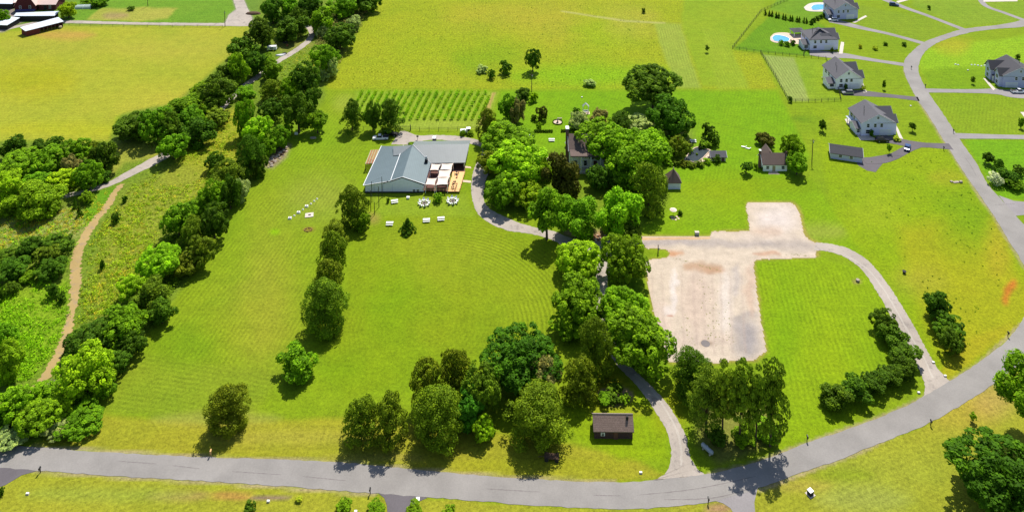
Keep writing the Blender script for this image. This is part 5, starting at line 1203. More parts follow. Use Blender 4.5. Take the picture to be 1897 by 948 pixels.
for k in range(5): window(ms, -6.2 + k * 3.5, 3.2, 4.4, 1.0, 1.6, -math.pi / 2); (window if k != 2 else lambda *a: door(ms, .8, 3.2, .5, 1.2, 2.4, -math.pi / 2, 'wood_dark'))(ms, -6.2 + k * 3.5, 3.2, 1.2, 1.0, 1.8, -math.pi / 2)
m_ = MB(); m_.box(-8.8, 8, 0, 1.0, 1.8, 12.4); c_ = obj('chimney', m_, 'brick', ms); m_ = MB(); m_.box(-8.8, 8, 12.4, 1.2, 2.0, .3); obj('chimney_cap', m_, 'paint_white', c_); m_ = MB(); m_.box(-3.6, .1, 6.1, 9, .1, .5); obj('portico_balustrade', m_, 'trim_white', ms)
m_ = MB(); m_.box(10.4, 8, 0, 1.0, 1.8, 12.0); obj('chimney', m_, 'brick', ms)

# ---------------------------------------------------------------- vehicles
def car(label, px, py, rz, col, style='suv', cat='car', z=.05):
    p = P(px, py); root = thing({'suv': 'parked_suv', 'sedan': 'parked_car', 'pickup': 'pickup_truck'}[style], label, cat, (p.x, p.y, z), rz); L = {'suv': 4.8, 'sedan': 4.6, 'pickup': 5.8}[style]; W_ = 1.9
    lo = [(-L / 2, .45), (-L / 2 + .15, .32), (L / 2 - .15, .32), (L / 2, .5), (L / 2 - .02, .82), (L / 2 - .5, .95), (L / 2 - 1.35, 1.02)]
    if style == 'pickup': lo += [(-L / 2 + .05, 1.05)]
    elif style == 'suv': lo += [(-L / 2 + .1, 1.08)]
    else: lo += [(-L / 2 + .5, 1.02), (-L / 2 + .04, .9)]
    mb = MB(); n = len(lo); y = W_ / 2
    for yy, k in ((-y, 0), (-y + .08, 1), (y - .08, 1), (y, 0)): mb.v += [(x * (1 if k else .985), yy, (z_ if k or z_ < .6 else z_ - .05)) for x, z_ in lo]
    for s in range(3):
        for i in range(n): j = (i + 1) % n; mb.f.append([s * n + i, s * n + j, (s + 1) * n + j, (s + 1) * n + i])
    mb.f.append(list(range(n))[::-1]); mb.f.append([3 * n + i for i in range(n)]); obj('body', mb, col, root)
    c0, c1, H_ = {'suv': (-L / 2 + .15, L / 2 - 1.3, 1.75), 'sedan': (-L / 2 + .9, L / 2 - 1.35, 1.42), 'pickup': (-.55, L / 2 - 1.35, 1.8)}[style]
    mb = MB(); a, b_ = .35 if style != 'sedan' else .6, .7
    for zz, sa, sb, wy in ((1.0, 0, 0, W_ / 2 - .08), (H_ - .06, a, b_, W_ / 2 - .28)): mb.v += [(c0 + sa, -wy, zz), (c1 - sb, -wy, zz), (c1 - sb, wy, zz), (c0 + sa, wy, zz)]
    for q in ((0, 1, 5, 4), (1, 2, 6, 5), (2, 3, 7, 6), (3, 0, 4, 7), (4, 5, 6, 7)): mb.f.append(list(q))
    obj('windows', mb, 'glass', root); mb = MB(); mb.box((c0 + a + c1 - b_) / 2, 0, H_ - .07, c1 - b_ - c0 - a + .06, W_ - .52, .08, tx=.06, ty=.06); obj('roof', mb, col, root)
    if style == 'pickup': mb = MB(); mb.box(-L / 4 - .42, 0, 1.0, L / 2 - .75, 1.5, .08); obj('truck_bed', mb, 'dark', root)
    for sx in (-L / 2 + .95, L / 2 - .95):
        for sy in (-1, 1):
            w_ = MB(); w_.tube((sx, sy * (W_ / 2 - .24), .35), (sx, sy * (W_ / 2 + .01), .35), .35, n=14); wh = obj('wheel', w_, 'rubber', root); w_ = MB(); w_.tube((sx, sy * (W_ / 2), .35), (sx, sy * (W_ / 2 + .03), .35), .2, n=10); obj('rim', w_, 'tank', wh)
    for sy in (-.7, .7): mb = MB(); mb.box(L / 2 - .06, sy, .66, .1, .34, .14); obj('headlight', mb, 'paint_white', root); mb = MB(); mb.box(-L / 2 + .04, sy, .75, .1, .24, .18); obj('taillight', mb, 'rust', root)
    return root
car('white pickup truck parked in the grass behind the barn', 705, 258, math.pi + .05, 'car_white', 'pickup', 'pickup truck')
car('dark grey utility truck parked in the shade of the dark trees', 724, 250, math.pi - .3, 'car_black', 'pickup', 'pickup truck')
car('black suv parked by the garage of the house with a gazebo', 1634, 262, .0, 'car_black', 'suv', 'suv')
car('blue car parked where the grey garage drive branches off', 1681, 276, 1.0, 'car_blue', 'sedan')
car('dark silver suv parked below the white sided house', 1570, 174, math.pi, 'car_silver', 'suv', 'suv')
car('white suv parked below the uppermost blue house', 1543, 39, math.pi - .1, 'car_white', 'suv', 'suv')
car('dark blue suv on the drive at the top edge', 1656, 11, -.3, 'paint_blue', 'suv', 'suv')
car('white pickup truck in front of the far right house', 1886, 172, 0, 'car_white', 'pickup', 'pickup truck')
# parked trailer, boats in the clearing
t_ = thing('camper_trailer', 'white camper trailer at the edge of the trees in the clearing', 'trailer', tuple(P(504, 93)), .1); m_ = MB(); m_.box(0, 0, .5, 4.4, 2.0, 1.5, tx=.2, ty=.1); obj('body', m_, 'car_white', t_); m_ = MB(); m_.box(0, -1.0, 1.1, 1.4, .1, .5); obj('window', m_, 'glass', t_)
for sy in (-1, 1): m_ = MB(); m_.tube((0, sy * .85, .35), (0, sy * 1.05, .35), .35, n=12); obj('wheel', m_, 'rubber', t_)
t_ = thing('rowing_boat', 'overturned white boat lying in the clearing beside the lane', 'boat', tuple(P(520, 103)), .25); m_ = MB()
for k in range(9):
    u = k / 8 * 2 - 1; wv = .8 * (1 - abs(u) ** 2.2) + .03; m_.v += [(u * 2.3, -wv, 0), (u * 2.3, -wv * .6, .5), (u * 2.3, 0, .65), (u * 2.3, wv * .6, .5), (u * 2.3, wv, 0)]
for k in range(8):
    for j in range(4): a = k * 5 + j; m_.f.append([a, a + 1, a + 6, a + 5])
obj('hull', m_, 'paint_white', t_); m_ = MB(); m_.tube((-2.2, 0, .66), (2.2, 0, .66), .05, n=5); obj('keel', m_, 'siding_grey', t_)
tag(obj('tarp_heap', MB().lathe(0, 0, [(1.1, 0), (.9, .4), (.4, .6)], 9, 1.2, .7), 'dark', loc=P(527, 100)), 'dark tarp covered heap beside the overturned boat', 'tarp heap')
tag(obj('orange_barrel', MB().lathe(0, 0, [(.4, 0), (.44, .3), (.44, .7), (.38, .95)], 12), 'rust', loc=P(532, 86)), 'small orange barrel in the clearing above the boat', 'barrel')
tag(obj('scrap_heap', MB().lathe(0, 0, [(.9, 0), (.7, .5), (.3, .8)], 8, 1.4, .8), 'fence_dark', loc=P(529, 80)), 'dark scrap heap under the tree block in the clearing', 'scrap heap')
# utility trailer by the vineyard
t_ = thing('utility_cart', 'white and black cart parked in a planted bed below the vineyard', 'cart', tuple(P(862, 247)), .1); m_ = MB(); m_.box(-.6, 0, .6, 2.8, 1.4, .9, tx=.15); obj('box', m_, 'paint_white', t_); m_ = MB(); m_.box(1.3, 0, .4, .9, 1.3, 1.6); obj('cab', m_, 'dark', t_); m_ = MB(); m_.box(1.2, 0, 2.0, 1.6, 1.5, .1); obj('cab_roof', m_, 'paint_white', t_)
for sx in (-1.2, 1.2):
    for sy in (-.65, .65): m_ = MB(); m_.tube((sx, sy, .35), (sx, sy * 1.2, .35), .35, n=10); obj('wheel', m_, 'rubber', t_)
t_ = thing('golf_cart', 'small white roofed golf cart on the grass strip behind the barn', 'golf cart', tuple(P(804.5, 263)), 1.5); m_ = MB(); m_.box(0, 0, .35, 2.2, 1.2, .5, tx=.1); obj('body', m_, 'dark', t_); m_ = MB(); m_.box(0, 0, 1.8, 1.8, 1.25, .08); obj('roof', m_, 'paint_white', t_)
for sx in (-.7, .7):
    for sy in (-.55, .55): m_ = MB(); m_.tube((sx, sy, .25), (sx, sy * 1.15, .25), .25, n=10); obj('wheel', m_, 'rubber', t_); m_ = MB(); m_.box(sx, sy, .8, .06, .06, 1.0); obj('roof_post', m_, 'dark', t_)
ps = thing('road_sign', 'small dark post sign beside the grey drive behind the barn', 'sign', tuple(P(773.5, 259))); m_ = MB(); m_.box(0, 0, 0, .12, .12, 1.3); obj('post', m_, 'pole_wood', ps); m_ = MB(); m_.box(0, -.08, 1.1, .8, .06, .6); obj('board', m_, 'dark', ps)
# propane tank in the pines
t_ = thing('propane_tank', 'grey propane tank on blocks in the shade of the pine grove', 'tank', tuple(P(1310, 836)), -.9); m_ = MB(); prof = [(-1.6, .05), (-1.5, .3), (-1.3, .46), (1.3, .46), (1.5, .3), (1.6, .05)]; n = 14; i0 = 0
for x, r_ in prof:
    for k in range(n): a = 2 * math.pi * k / n; m_.v.append((x, r_ * math.cos(a), .75 + r_ * math.sin(a)))
for j in range(len(prof) - 1):
    for k in range(n): l = (k + 1) % n; m_.f.append([j * n + k, j * n + l, (j + 1) * n + l, (j + 1) * n + k])
m_.f.append(list(range(n))); m_.f.append([5 * n + k for k in range(n)]); obj('vessel', m_, 'tank', t_)
m_ = MB(); m_.lathe(0, 0, [(.2, 1.2), (.18, 1.4)], 10); obj('valve_dome', m_, 'tank', t_)
for sx in (-.9, .9): m_ = MB(); m_.box(sx, 0, 0, .25, .8, .35); obj('foot', m_, 'concrete', t_)
# white tank by mansion
t_ = thing('white_tent', 'small white domed tent on the lawn left of the mansion chimney', 'tent', tuple(P(1054, 272))); m_ = MB(); m_.box(0, 0, 0, 2.2, 2.0, 1.5); obj('wall', m_, 'sail', t_); m_ = MB(); m_.lathe(0, 0, [(1.5, 1.5), (1.3, 1.9), (.7, 2.2), (.1, 2.35)], 12); obj('roof', m_, 'paint_white', t_)

# ---------------------------------------------------------------- pools, patios, pond
def pool(label, pts, deckpts, name='swimming_pool'):
    c = sum((P(*p) for p in pts), Vector()) / len(pts); root = thing(name, label, 'swimming pool', (c.x, c.y, 0))
    w2 = cr([((P(*p) - c).x, (P(*p) - c).y) for p in pts + pts[:1]], 48)[:-1]; d2 = cr([((P(*p) - c).x, (P(*p) - c).y) for p in deckpts + deckpts[:1]], 48)[:-1]
    m_ = MB(); m_.prism([tuple(v) for v in d2], -.1, .08); obj('patio', m_, 'paver' if 'lower' in label else 'concrete', root); m_ = MB(); m_.prism([tuple(v) for v in w2], -.1, .13); obj('water', m_, 'pool_water', root)
    m_ = MB(); k = len(w2)
    for i in range(k): a = w2[i]; b_ = w2[(i + 1) % k]; m_.tube((a[0], a[1], .13), (b_[0], b_[1], .13), .14, n=5)
    obj('coping', m_, 'paint_white', root); return root
pool('upper kidney shaped blue swimming pool with a white patio', [(1502, 15), (1508, 10), (1522, 9), (1534, 11), (1532, 16), (1518, 19), (1506, 19)], [(1489, 14), (1500, 7), (1520, 5), (1540, 8), (1545, 15), (1535, 21), (1510, 22), (1494, 20)])
pool('lower kidney shaped blue swimming pool beside a tan patio', [(1430, 71), (1436, 66), (1450, 67), (1462, 72), (1460, 77), (1446, 78), (1434, 76)], [(1427, 69), (1436, 62), (1456, 61), (1470, 64), (1490, 66), (1491, 80), (1474, 82), (1458, 79), (1440, 80), (1428, 76)])
def pavilion(label, px, py, w_, d_, roof, rz=.1):
    r_ = thing('pavilion', label, 'pavilion', tuple(P(px, py)), rz); m_ = MB(); e = .5; q = [(-w_ / 2 - e, -d_ / 2 - e, 2.5), (w_ / 2 + e, -d_ / 2 - e, 2.5), (w_ / 2 + e, d_ / 2 + e, 2.5), (-w_ / 2 - e, d_ / 2 + e, 2.5)]
    a, b_ = (-w_ / 2 + d_ / 2, 0, 3.6), (w_ / 2 - d_ / 2, 0, 3.6); m_.slab([q[0], q[1], b_, a], .1); m_.slab([q[1], q[2], b_], .1); m_.slab([q[2], q[3], a, b_], .1); m_.slab([q[3], q[0], a], .1); obj('roof', m_, roof, r_)
    for sx in (-w_ / 2, w_ / 2):
        for sy in (-d_ / 2, d_ / 2): m_ = MB(); m_.box(sx, sy, 0, .22, .22, 2.5); obj('post', m_, 'trim_white', r_)
pavilion('hip roofed grey pool pavilion between the lower pool and house', 1477, 65, 5.2, 4.2, 'shingle_dark'); pavilion('white roofed gazebo on the patio left of its grey house', 1579, 230, 2.8, 2.6, 'white_metal')
def slabthing(label, pts, mat='concrete', z=.06): 
    c = sum((P(*p) for p in pts), Vector()) / len(pts); return struct(area('patio', pts, z, mat, .05))
slabthing('', [(1565, 221), (1584, 218), (1592, 224), (1600, 232), (1604, 248), (1622, 257), (1622, 260), (1594, 260), (1584, 246), (1580, 236), (1570, 231)])
slabthing('', [(1656, 231), (1661, 233), (1674, 260), (1668, 261)]); slabthing('', [(1594, 151), (1598, 152), (1606, 171), (1600, 172)]); slabthing('', [(1558, 78), (1564, 79), (1561, 100), (1554, 100)]); slabthing('', [(1603, 29), (1607, 31), (1584, 43), (1579, 42)]); slabthing('', [(1821, 145), (1826, 146), (1844, 165), (1840, 168)]); slabthing('', [(1660, 3), (1690, -4), (1692, -2), (1664, 6)]); slabthing('', [(1822, 0), (1885, 0), (1885, 3), (1822, 4)])
slabthing('', [(1890, 208), (1900, 208), (1900, 220)])
pt_ = [(1268, 297), (1275, 286), (1286, 275), (1295, 272.5), (1316, 279), (1303, 293), (1291, 302), (1280, 300)]; c = P(1292, 288); root = thing('pond', 'dark garden pond with tan stone edging beside the pump house', 'pond', (c.x, c.y, 0))
w2 = [((P(*p) - c).x, (P(*p) - c).y) for p in pt_]; m_ = MB(); m_.prism(w2, -.1, .06); obj('water', m_, 'pond_water', root); m_ = MB()
for a, b_ in zip(w2, w2[1:] + w2[:1]): m_.tube((a[0], a[1], .08), (b_[0], b_[1], .08), .26, n=5)
obj('stone_edge', m_, 'paver', root); m_ = MB(); m_.lathe(*[v for v in ((P(1291, 287) - c).x, (P(1291, 287) - c).y)], [(.5, .06), (.4, .5), (.15, .7)], 9); obj('fountain_plant', m_, 'leaf_bright', root)
struct(area('pond_terrace', [(1302, 294), (1316, 282), (1328, 284), (1318, 299), (1306, 299), (1292, 302)], .07, 'paver', .1))
ph = simple_building('pump_house', 'low grey roofed pump house at the right end of the pond', 'shed', 1329, 294, .0, 5.2, 3.2, 1.9, 1.2, 'x', 'concrete', 'shingle_grey'); door(ph, 1.6, -1.6, 0, .9, 1.7, -math.pi / 2, 'wood_dark')
# ---------------------------------------------------------------- garden things
ab = thing('garden_arbor', 'white latticed garden arbor with pointed top in the far lawn', 'arbor', tuple(P(1085, 209))); 
for sx in (-1.1, 1.1):
    for sy in (-.5, .5): m_ = MB(); m_.box(sx, sy, 0, .14, .14, 2.8); obj('post', m_, 'paint_white', ab)
    m_ = MB()
    for k in range(6): m_.box(sx, 0, .4 + k * .4, .06, 1.0, .07)
    obj('side_lattice', m_, 'paint_white', ab)
m_ = MB()
for k in range(-3, 4): m_.tube((-1.3, k * .2, 2.8), (0, k * .2, 4.0), .05, n=4); m_.tube((0, k * .2, 4.0), (1.3, k * .2, 2.8), .05, n=4)
obj('roof_rafters', m_, 'paint_white', ab); m_ = MB(); m_.box(0, 0, .4, 1.9, .5, .08); m_.box(0, .25, .48, 1.9, .06, .6); obj('bench', m_, 'paint_white', ab); m_ = MB(); m_.box(0, -.2, 0, 3.2, 2.2, .08); obj('paved_base', m_, 'paver', ab)
rg = thing('round_flower_bed', 'round stone bed with clipped dark ring hedge in the formal garden', 'flower bed', tuple(P(1033, 227))); m_ = MB(); m_.lathe(0, 0, [(1.75, 0), (1.7, .1)], 24); obj('gravel_disc', m_, 'paver', rg); m_ = MB(); k = 28
for i in range(k): a, b_ = i * 2 * math.pi / k, (i + 1) * 2 * math.pi / k; m_.tube((1.85 * math.cos(a), 1.85 * math.sin(a), .2), (1.85 * math.cos(b_), 1.85 * math.sin(b_), .2), .22, n=6)
obj('ring_hedge', m_, 'leaf_dark', rg); m_ = MB(); m_.lathe(0, 0, [(.5, .1), (.2, .3), (.15, .9), (.5, 1.1), (.45, 1.2)], 12); obj('urn', m_, 'dark', rg)
tag(obj('stone_bench', MB().box(0, 0, 0, .2, .5, .4).box(1.2, 0, 0, .2, .5, .4).box(.6, 0, .4, 1.8, .55, .1), 'stone', loc=P(1034, 221)), 'pale stone bench behind the round flower bed', 'bench')
def picnic(label, px, py, rz, mat='paint_white', grp='white tables and benches on the lawns', z=0):
    t_ = thing('picnic_table', label, 'picnic table', tuple(P(px, py)), rz, grp); m_ = MB()
    for k in range(4): m_.box(0, -.33 + k * .22, .72, 2.2, .2, .05)
    obj('tabletop', m_, mat, t_)
    for s in (-1, 1): m_ = MB(); m_.box(0, s * .72, .42, 2.2, .32, .05); obj('bench', m_, mat, t_); m_ = MB(); m_.tube((s * .8, -.75, 0), (s * .8, -.2, .72), .05, n=4); m_.tube((s * .8, .75, 0), (s * .8, .2, .72), .05, n=4); m_.box(s * .8, 0, .36, .08, 1.5, .08); obj('trestle', m_, mat, t_)
    return t_
for L in (('white picnic table in front of the barn wall', 731, 375, .25), ('white picnic table farthest left below the net poles', 722, 416, .0), ('white picnic table just right of the small spruce', 790, 410, .08), ('white picnic table right of two, below the deck', 817, 407, .12), ('white picnic table on the lawn near the mansion chimney', 1022, 261, 0), ('white picnic table on the lawn left of the pond', 1284, 263, 0), ('white picnic table among trees by the formal garden', 984, 254, 0), ('white picnic table in the shade of the grove beside the gravel bend', 976, 375, -.5)): picnic(*L)
def chair_proto():
    t_ = thing('garden_chair', 'x', 'chair', (0, 0, 0), 0, 'white garden chairs around the fire pits'); m_ = MB(); m_.slab([(-.32, -.3, .42), (.32, -.3, .42), (.32, .28, .3), (-.32, .28, .3)], .05); obj('seat', m_, 'paint_white', t_); m_ = MB(); m_.slab([(-.34, .25, .3), (.34, .25, .3), (.28, .62, 1.05), (-.28, .62, 1.05)], .05); obj('backrest', m_, 'paint_white', t_)
    for s in (-1, 1): m_ = MB(); m_.box(s * .4, 0, .55, .14, .8, .04); obj('armrest', m_, 'paint_white', t_); m_ = MB(); m_.box(s * .38, -.28, 0, .08, .1, .55); obj('leg', m_, 'paint_white', t_); m_ = MB(); m_.box(s * .38, .3, 0, .08, .1, .5); obj('leg', m_, 'paint_white', t_)
    return t_
cp = chair_proto(); first = True; dirs = ['right', 'back right', 'back', 'back left', 'left', 'front left', 'front', 'front right']
for (cx_, cy_), nm in (((786, 378), 'left fire pit'), ((838.5, 374), 'right fire pit')):
    c = P(cx_, cy_); fp = thing('fire_pit', 'round dark stone fire pit of the %s, ringed by white chairs' % ('left chair circle' if 'left' in nm else 'right chair circle'), 'fire pit', tuple(c)); m_ = MB(); m_.lathe(0, 0, [(.75, 0), (.75, .4), (.55, .4), (.5, .15)], 16); obj('stone_ring', m_, 'stone', fp); m_ = MB(); m_.lathe(0, 0, [(.5, .02), (.3, .2)], 10); obj('ash', m_, 'dark', fp)
    for k in range(8):
        a = k * math.pi / 4 + .2; x = c.x + 1.5 * math.cos(a); y = c.y + 1.5 * math.sin(a); lb = 'white garden chair on the %s side of the %s below the barn' % (dirs[k], nm)
        if first: cp.location = (x, y, 0); cp.rotation_euler = (0, 0, a - math.pi / 2); cp['label'] = lb; first = False
        else: copy_tree(cp, (x, y, 0), a - math.pi / 2, lb)
for i, (x, y, d_) in enumerate(((537, 405, 'lowest'), (553, 394.5, 'second'), (568, 383, 'third'), (545, 400, 'small lowest'), (561, 388.6, 'small middle'), (576, 378, 'small upper'), (582, 373, 'small next to last'), (587, 369, 'topmost'))):
    s_ = 1.0 if i < 3 else .55; t_ = thing('stone_block', d_ + ' white block of the line of blocks across the left meadow', 'block', tuple(P(x, y)), 0, 'white blocks across the meadow'); m_ = MB(); m_.box(0, 0, 0, 1.1 * s_, .9 * s_, .5 * s_, tx=.08, ty=.08); obj('block', m_, 'paint_white', t_); m_ = MB(); m_.box(0, 0, .5 * s_, .5 * s_, .4 * s_, .12); obj('cap', m_, 'concrete', t_)
t_ = thing('game_board', 'pale grey square platform with a dark mark in the left meadow', 'platform', tuple(P(573, 399)), .2); m_ = MB(); m_.box(0, 0, 0, 2.6, 2.2, .2); obj('deck', m_, 'concrete', t_); m_ = MB(); m_.box(.1, 0, .2, .8, .6, .03); obj('dark_mark', m_, 'dark', t_)
t_ = thing('log_ring', 'ring of brown logs around bare earth in the left meadow', 'log ring', tuple(P(571, 426)), 0); 
for k in range(6): a = k * 1.05; m_ = MB(); m_.tube((1.2 * math.cos(a), .9 * math.sin(a), .12), (1.2 * math.cos(a + .8), .9 * math.sin(a + .8), .12), .12, n=6); obj('log', m_, 'copper', t_)
t_ = thing('white_board', 'small white board standing at the top left of the meadow', 'board', tuple(P(549, 252))); m_ = MB(); m_.box(0, 0, .5, 1.2, .08, 1.0); obj('panel', m_, 'paint_white', t_); m_ = MB(); m_.box(-.4, 0, 0, .1, .1, .5); m_.box(.4, 0, 0, .1, .1, .5); obj('legs', m_, 'pole_wood', t_)
tag(obj('grey_boulder', MB().lathe(0, 0, [(1.0, 0), (.9, .3), (.4, .5)], 9, 1.3, .7), 'stone', loc=P(580, 256)), 'flat grey boulder near the white board in the meadow top corner', 'boulder')
t_ = thing('white_box', 'small white box on the lawn right of the barn picnic table', 'box', tuple(P(756, 368))); m_ = MB(); m_.box(0, 0, 0, .9, .7, .6); obj('box', m_, 'paint_white', t_); m_ = MB(); m_.box(0, 0, .6, 1.0, .8, .06); obj('lid', m_, 'paint_white', t_)
t_ = thing('gravel_lot_box', 'grey utility cabinet on the lawn above the car park edge', 'utility box', tuple(P(1291, 435))); m_ = MB(); m_.box(0, 0, 0, 1.2, .8, 1.0); obj('cabinet', m_, 'tank', t_); m_ = MB(); m_.box(0, 0, 1.0, 1.3, .9, .06); obj('lid', m_, 'concrete', t_)
# umbrella patio circle on lawn at (1250,398)
t_ = thing('patio_umbrella', 'cream patio umbrella beside the stepping stones in the right lawn', 'umbrella', tuple(P(1247, 399))); m_ = MB(); m_.tube((0, 0, 0), (0, 0, 2.3), .04, n=6); obj('pole', m_, 'pole_wood', t_); m_ = MB(); m_.lathe(0, 0, [(1.15, 1.95), (.6, 2.25), (.05, 2.45)], 10); obj('canopy', m_, 'sail', t_)
tree('k', 1255, 1264, 389, 399, 'dark bush beside the cream umbrella in the right lawn')
for i, (x, y) in enumerate(((1244, 402), (1249, 403), (1254, 401.5), (1246, 406), (1252, 407), (1257, 405))): tag(obj('stepping_stone', MB().lathe(0, 0, [(.42, 0), (.4, .1)], 9, 1.1, .8), 'paver', loc=P(x, y), rz=i), 'tan stepping stone below the cream umbrella, %s of six' % ORD[i], 'stone', 'stepping stones below the umbrella')
tag(obj('stone_well', MB().lathe(0, 0, [(.5, 0), (.5, .6), (.35, .62)], 12), 'stone', loc=P(1589, 521)), 'small round pale well cap in the lawn inside the exit drive', 'well cap')
tag(obj('planter', MB().lathe(0, 0, [(.35, 0), (.5, .6), (.55, .7)], 12), 'dark', loc=P(1675, 506)), 'small black planter alone in the lawn right of the exit drive', 'planter')
for i, (x, y, d_) in enumerate(((1378, 273, 'left'), (1386, 276, 'right'))): tag(obj('lawn_lounger', MB().slab([(-.9, -.3, .3), (.4, -.3, .3), (.4, .3, .3), (-.9, .3, .3)], .06).slab([(.4, -.3, .3), (1.0, -.3, .8), (1.0, .3, .8), (.4, .3, .3)], .06).box(-.8, 0, 0, .08, .5, .26).box(.35, 0, 0, .08, .5, .26), 'paint_white', loc=P(x, y), rz=-.4), '%s white lawn lounger in the grass left of the bronze tree' % d_, 'lounger')
st = thing('stone_steps', 'reddish stone heap where the mansion walk meets the drive', 'stone heap', tuple(P(1110, 441)))
rr = random.Random(2)
for k in range(14): m_ = MB(); m_.lathe(rr.uniform(-2.2, 2.2), rr.uniform(-1.2, 1.2), [(.5, 0), (.42, .3), (.2, .45)], 7, 1, rr.uniform(.6, 1)); obj('stone', m_, rr.choice(['paver', 'copper']), st)
rk = thing('rock_pile', 'long pile of pale rocks and brush at the top left corner of the meadow', 'rock pile', tuple(P(516, 288)))
for k in range(46):
    u = rr.random(); q = P(498 + 34 * u + rr.gauss(0, 3), 305 - 34 * u + rr.gauss(0, 4)) - P(516, 288); s_ = rr.uniform(.3, .8); m_ = MB(); m_.lathe(q.x, q.y, [(s_, 0), (s_ * .9, s_ * .4), (s_ * .4, s_ * .7)], 7, 1, rr.uniform(.6, 1)); obj('rock', m_, rr.choice(['stone', 'paver', 'stone', 'mulch']), rk)
dl = thing('fallen_logs', 'fallen bleached logs and branches beside the dirt path end', 'fallen logs', tuple(P(86, 728)))
for k, (a, b_, r_) in enumerate((((68, 733), (105, 705), .22), ((66, 738), (100, 716), .18), ((70, 742), (90, 720), .14), ((64, 742), (82, 728), .16), ((98, 722), (112, 700), .12), ((76, 728), (98, 708), .2))):
    A_, B2 = P(*a) - P(86, 728), P(*b_) - P(86, 728); m_ = MB(); m_.tube((A_.x, A_.y, .3), (B2.x, B2.y, .5 + k * .1), r_, r_ * .5, 7); obj('log', m_, 'bark_pale', dl)
for k in range(12): q = P(116 + rr.gauss(0, 5), 700 + rr.gauss(0, 14)) - P(86, 728); m_ = MB(); m_.tube((q.x, q.y, .1), (q.x + rr.uniform(-2, 2), q.y + rr.uniform(-2, 2), rr.uniform(1, 3)), .08, .02, 5); obj('branch', m_, 'bark_pale', dl)
tag(obj('brush_heap', MB().lathe(0, 0, [(2.6, 0), (2.1, .7), (1.0, 1.1)], 11, 1.6, .7), 'mulch', loc=P(469, 26)), 'brown brush heap beside the grey turning area at the top', 'brush heap')
tag(obj('rubble_patch', MB().box(0, 0, 0, 2.2, .9, .25, .2).box(-1.4, .3, 0, .8, .7, .35, .5).box(1.6, -.1, 0, .9, .7, .6, .1), 'stone', loc=P(1771, 338)), 'small rubble heap and dark stone in the verge left of the road', 'rubble')
# net poles
npg = P(700, 375); nets = thing('net_poles', 'row of tall dark net poles with thin cables beside the barn corner', 'net poles', tuple(npg)); tops = []
for x, y in ((677, 383), (687, 391), (694, 398), (702, 384), (689, 374), (708, 365)):
    q = P(x, y) - npg; m_ = MB(); m_.tube((q.x, q.y, 0), (q.x, q.y, 7.2 if y < 395 else 4.4), .11, .09, 6); obj('pole', m_, 'fence_dark', nets); tops.append((q.x, q.y, 7.1 if y < 395 else 4.3))
m_ = MB()
for a, b_ in zip(tops, tops[1:]): m_.tube(a, b_, .02, n=3)
obj('cable', m_, 'net', nets)
# ---------------------------------------------------------------- poles, mailboxes
def upole(label, px, py, h, arm=True):
    t_ = thing('utility_pole', label, 'utility pole', tuple(P(px, py))); m_ = MB(); m_.tube((0, 0, 0), (0, 0, h), .17, .11, 8); obj('pole', m_, 'pole_wood', t_)
    if arm: m_ = MB(); m_.box(0, 0, h - .7, 1.8, .12, .12); obj('crossarm', m_, 'pole_wood', t_)
    m_ = MB(); m_.lathe(.25, 0, [(.14, h - 1.6), (.14, h - 1.0)], 8); obj('transformer', m_, 'tank', t_); return t_
upole('tall wooden utility pole standing in the far meadow behind the garden', 985, 176, 9.5); upole('wooden utility pole at the corner of the yellow field', 417, 50, 8.5, False); upole('utility pole on the lawn behind the white cottage', 1504, 301, 9.0); upole('utility pole on the farm lawn at the top edge', 274, 12, 8.5, False); upole('thin utility pole standing by the car park grass island', 1219, 470, 2.9, False)
M('wire', C(90, 90, 90), .05, 1, .5)
def wire(label, a, b_, h0, h1, sag=1.2):
    A_ = P(*a); B2 = P(*b_); m_ = MB(); pr = None
    for k in range(13):
        u = k / 12; q = A_.lerp(B2, u) - A_; z = h0 + (h1 - h0) * u - sag * 4 * u * (1 - u); c = (q.x, q.y, z)
        if pr: m_.tube(pr, c, .022, n=3)
        pr = c
    tag(obj('overhead_wire', m_, 'wire', loc=A_), label, 'wire')
wire('thin overhead wire from the meadow pole to the cottage pole', (985, 176), (1504, 301), 8.8, 8.3, 2.5); wire('thin overhead wire running right from the cottage pole past the garage', (1504, 301), (1700, 330), 8.3, 7.6, 1.0)
def mailbox(label, px, py, mat='paint_black', rz=0):
    t_ = thing('mailbox', label, 'mailbox', tuple(P(px, py)), rz); m_ = MB(); m_.box(0, 0, 0, .14, .14, 1.1); m_.box(0, -.2, .85, .1, .6, .1); obj('post', m_, mat, t_); m_ = MB(); m_.prism([(-.15, -.5), (.15, -.5), (.15, .15), (-.15, .15)], 1.1, 1.35); m_.tube((0, -.5, 1.35), (0, .15, 1.35), .15, n=10); obj('box', m_, mat, t_); return t_
for L in (('black mailbox left of the bottom centre driveway', 686, 914), ('dark mailbox by the bottom left driveway', 75, 875), ('wooden mailbox post on the verge near the solitary cedar', 391, 843, 'wood'), ('black mailbox at the bottom road edge left of the grey driveway', 1312, 931), ('black mailbox on the verge below the curved tree screen', 1495, 816), ('dark mailbox in the dry lawn below the exit drive junction', 1724, 787), ('dark mailbox on the verge at the right road bend', 1867, 623), ('dark mailbox beside the garage house driveway', 1748, 278), ('dark mailbox beside the white house driveway', 1688, 128), ('dark mailbox inside the road bend by the side drive', 1714, 162), ('dark mailbox beside the far right side drive', 1766, 246)): mailbox(*L)
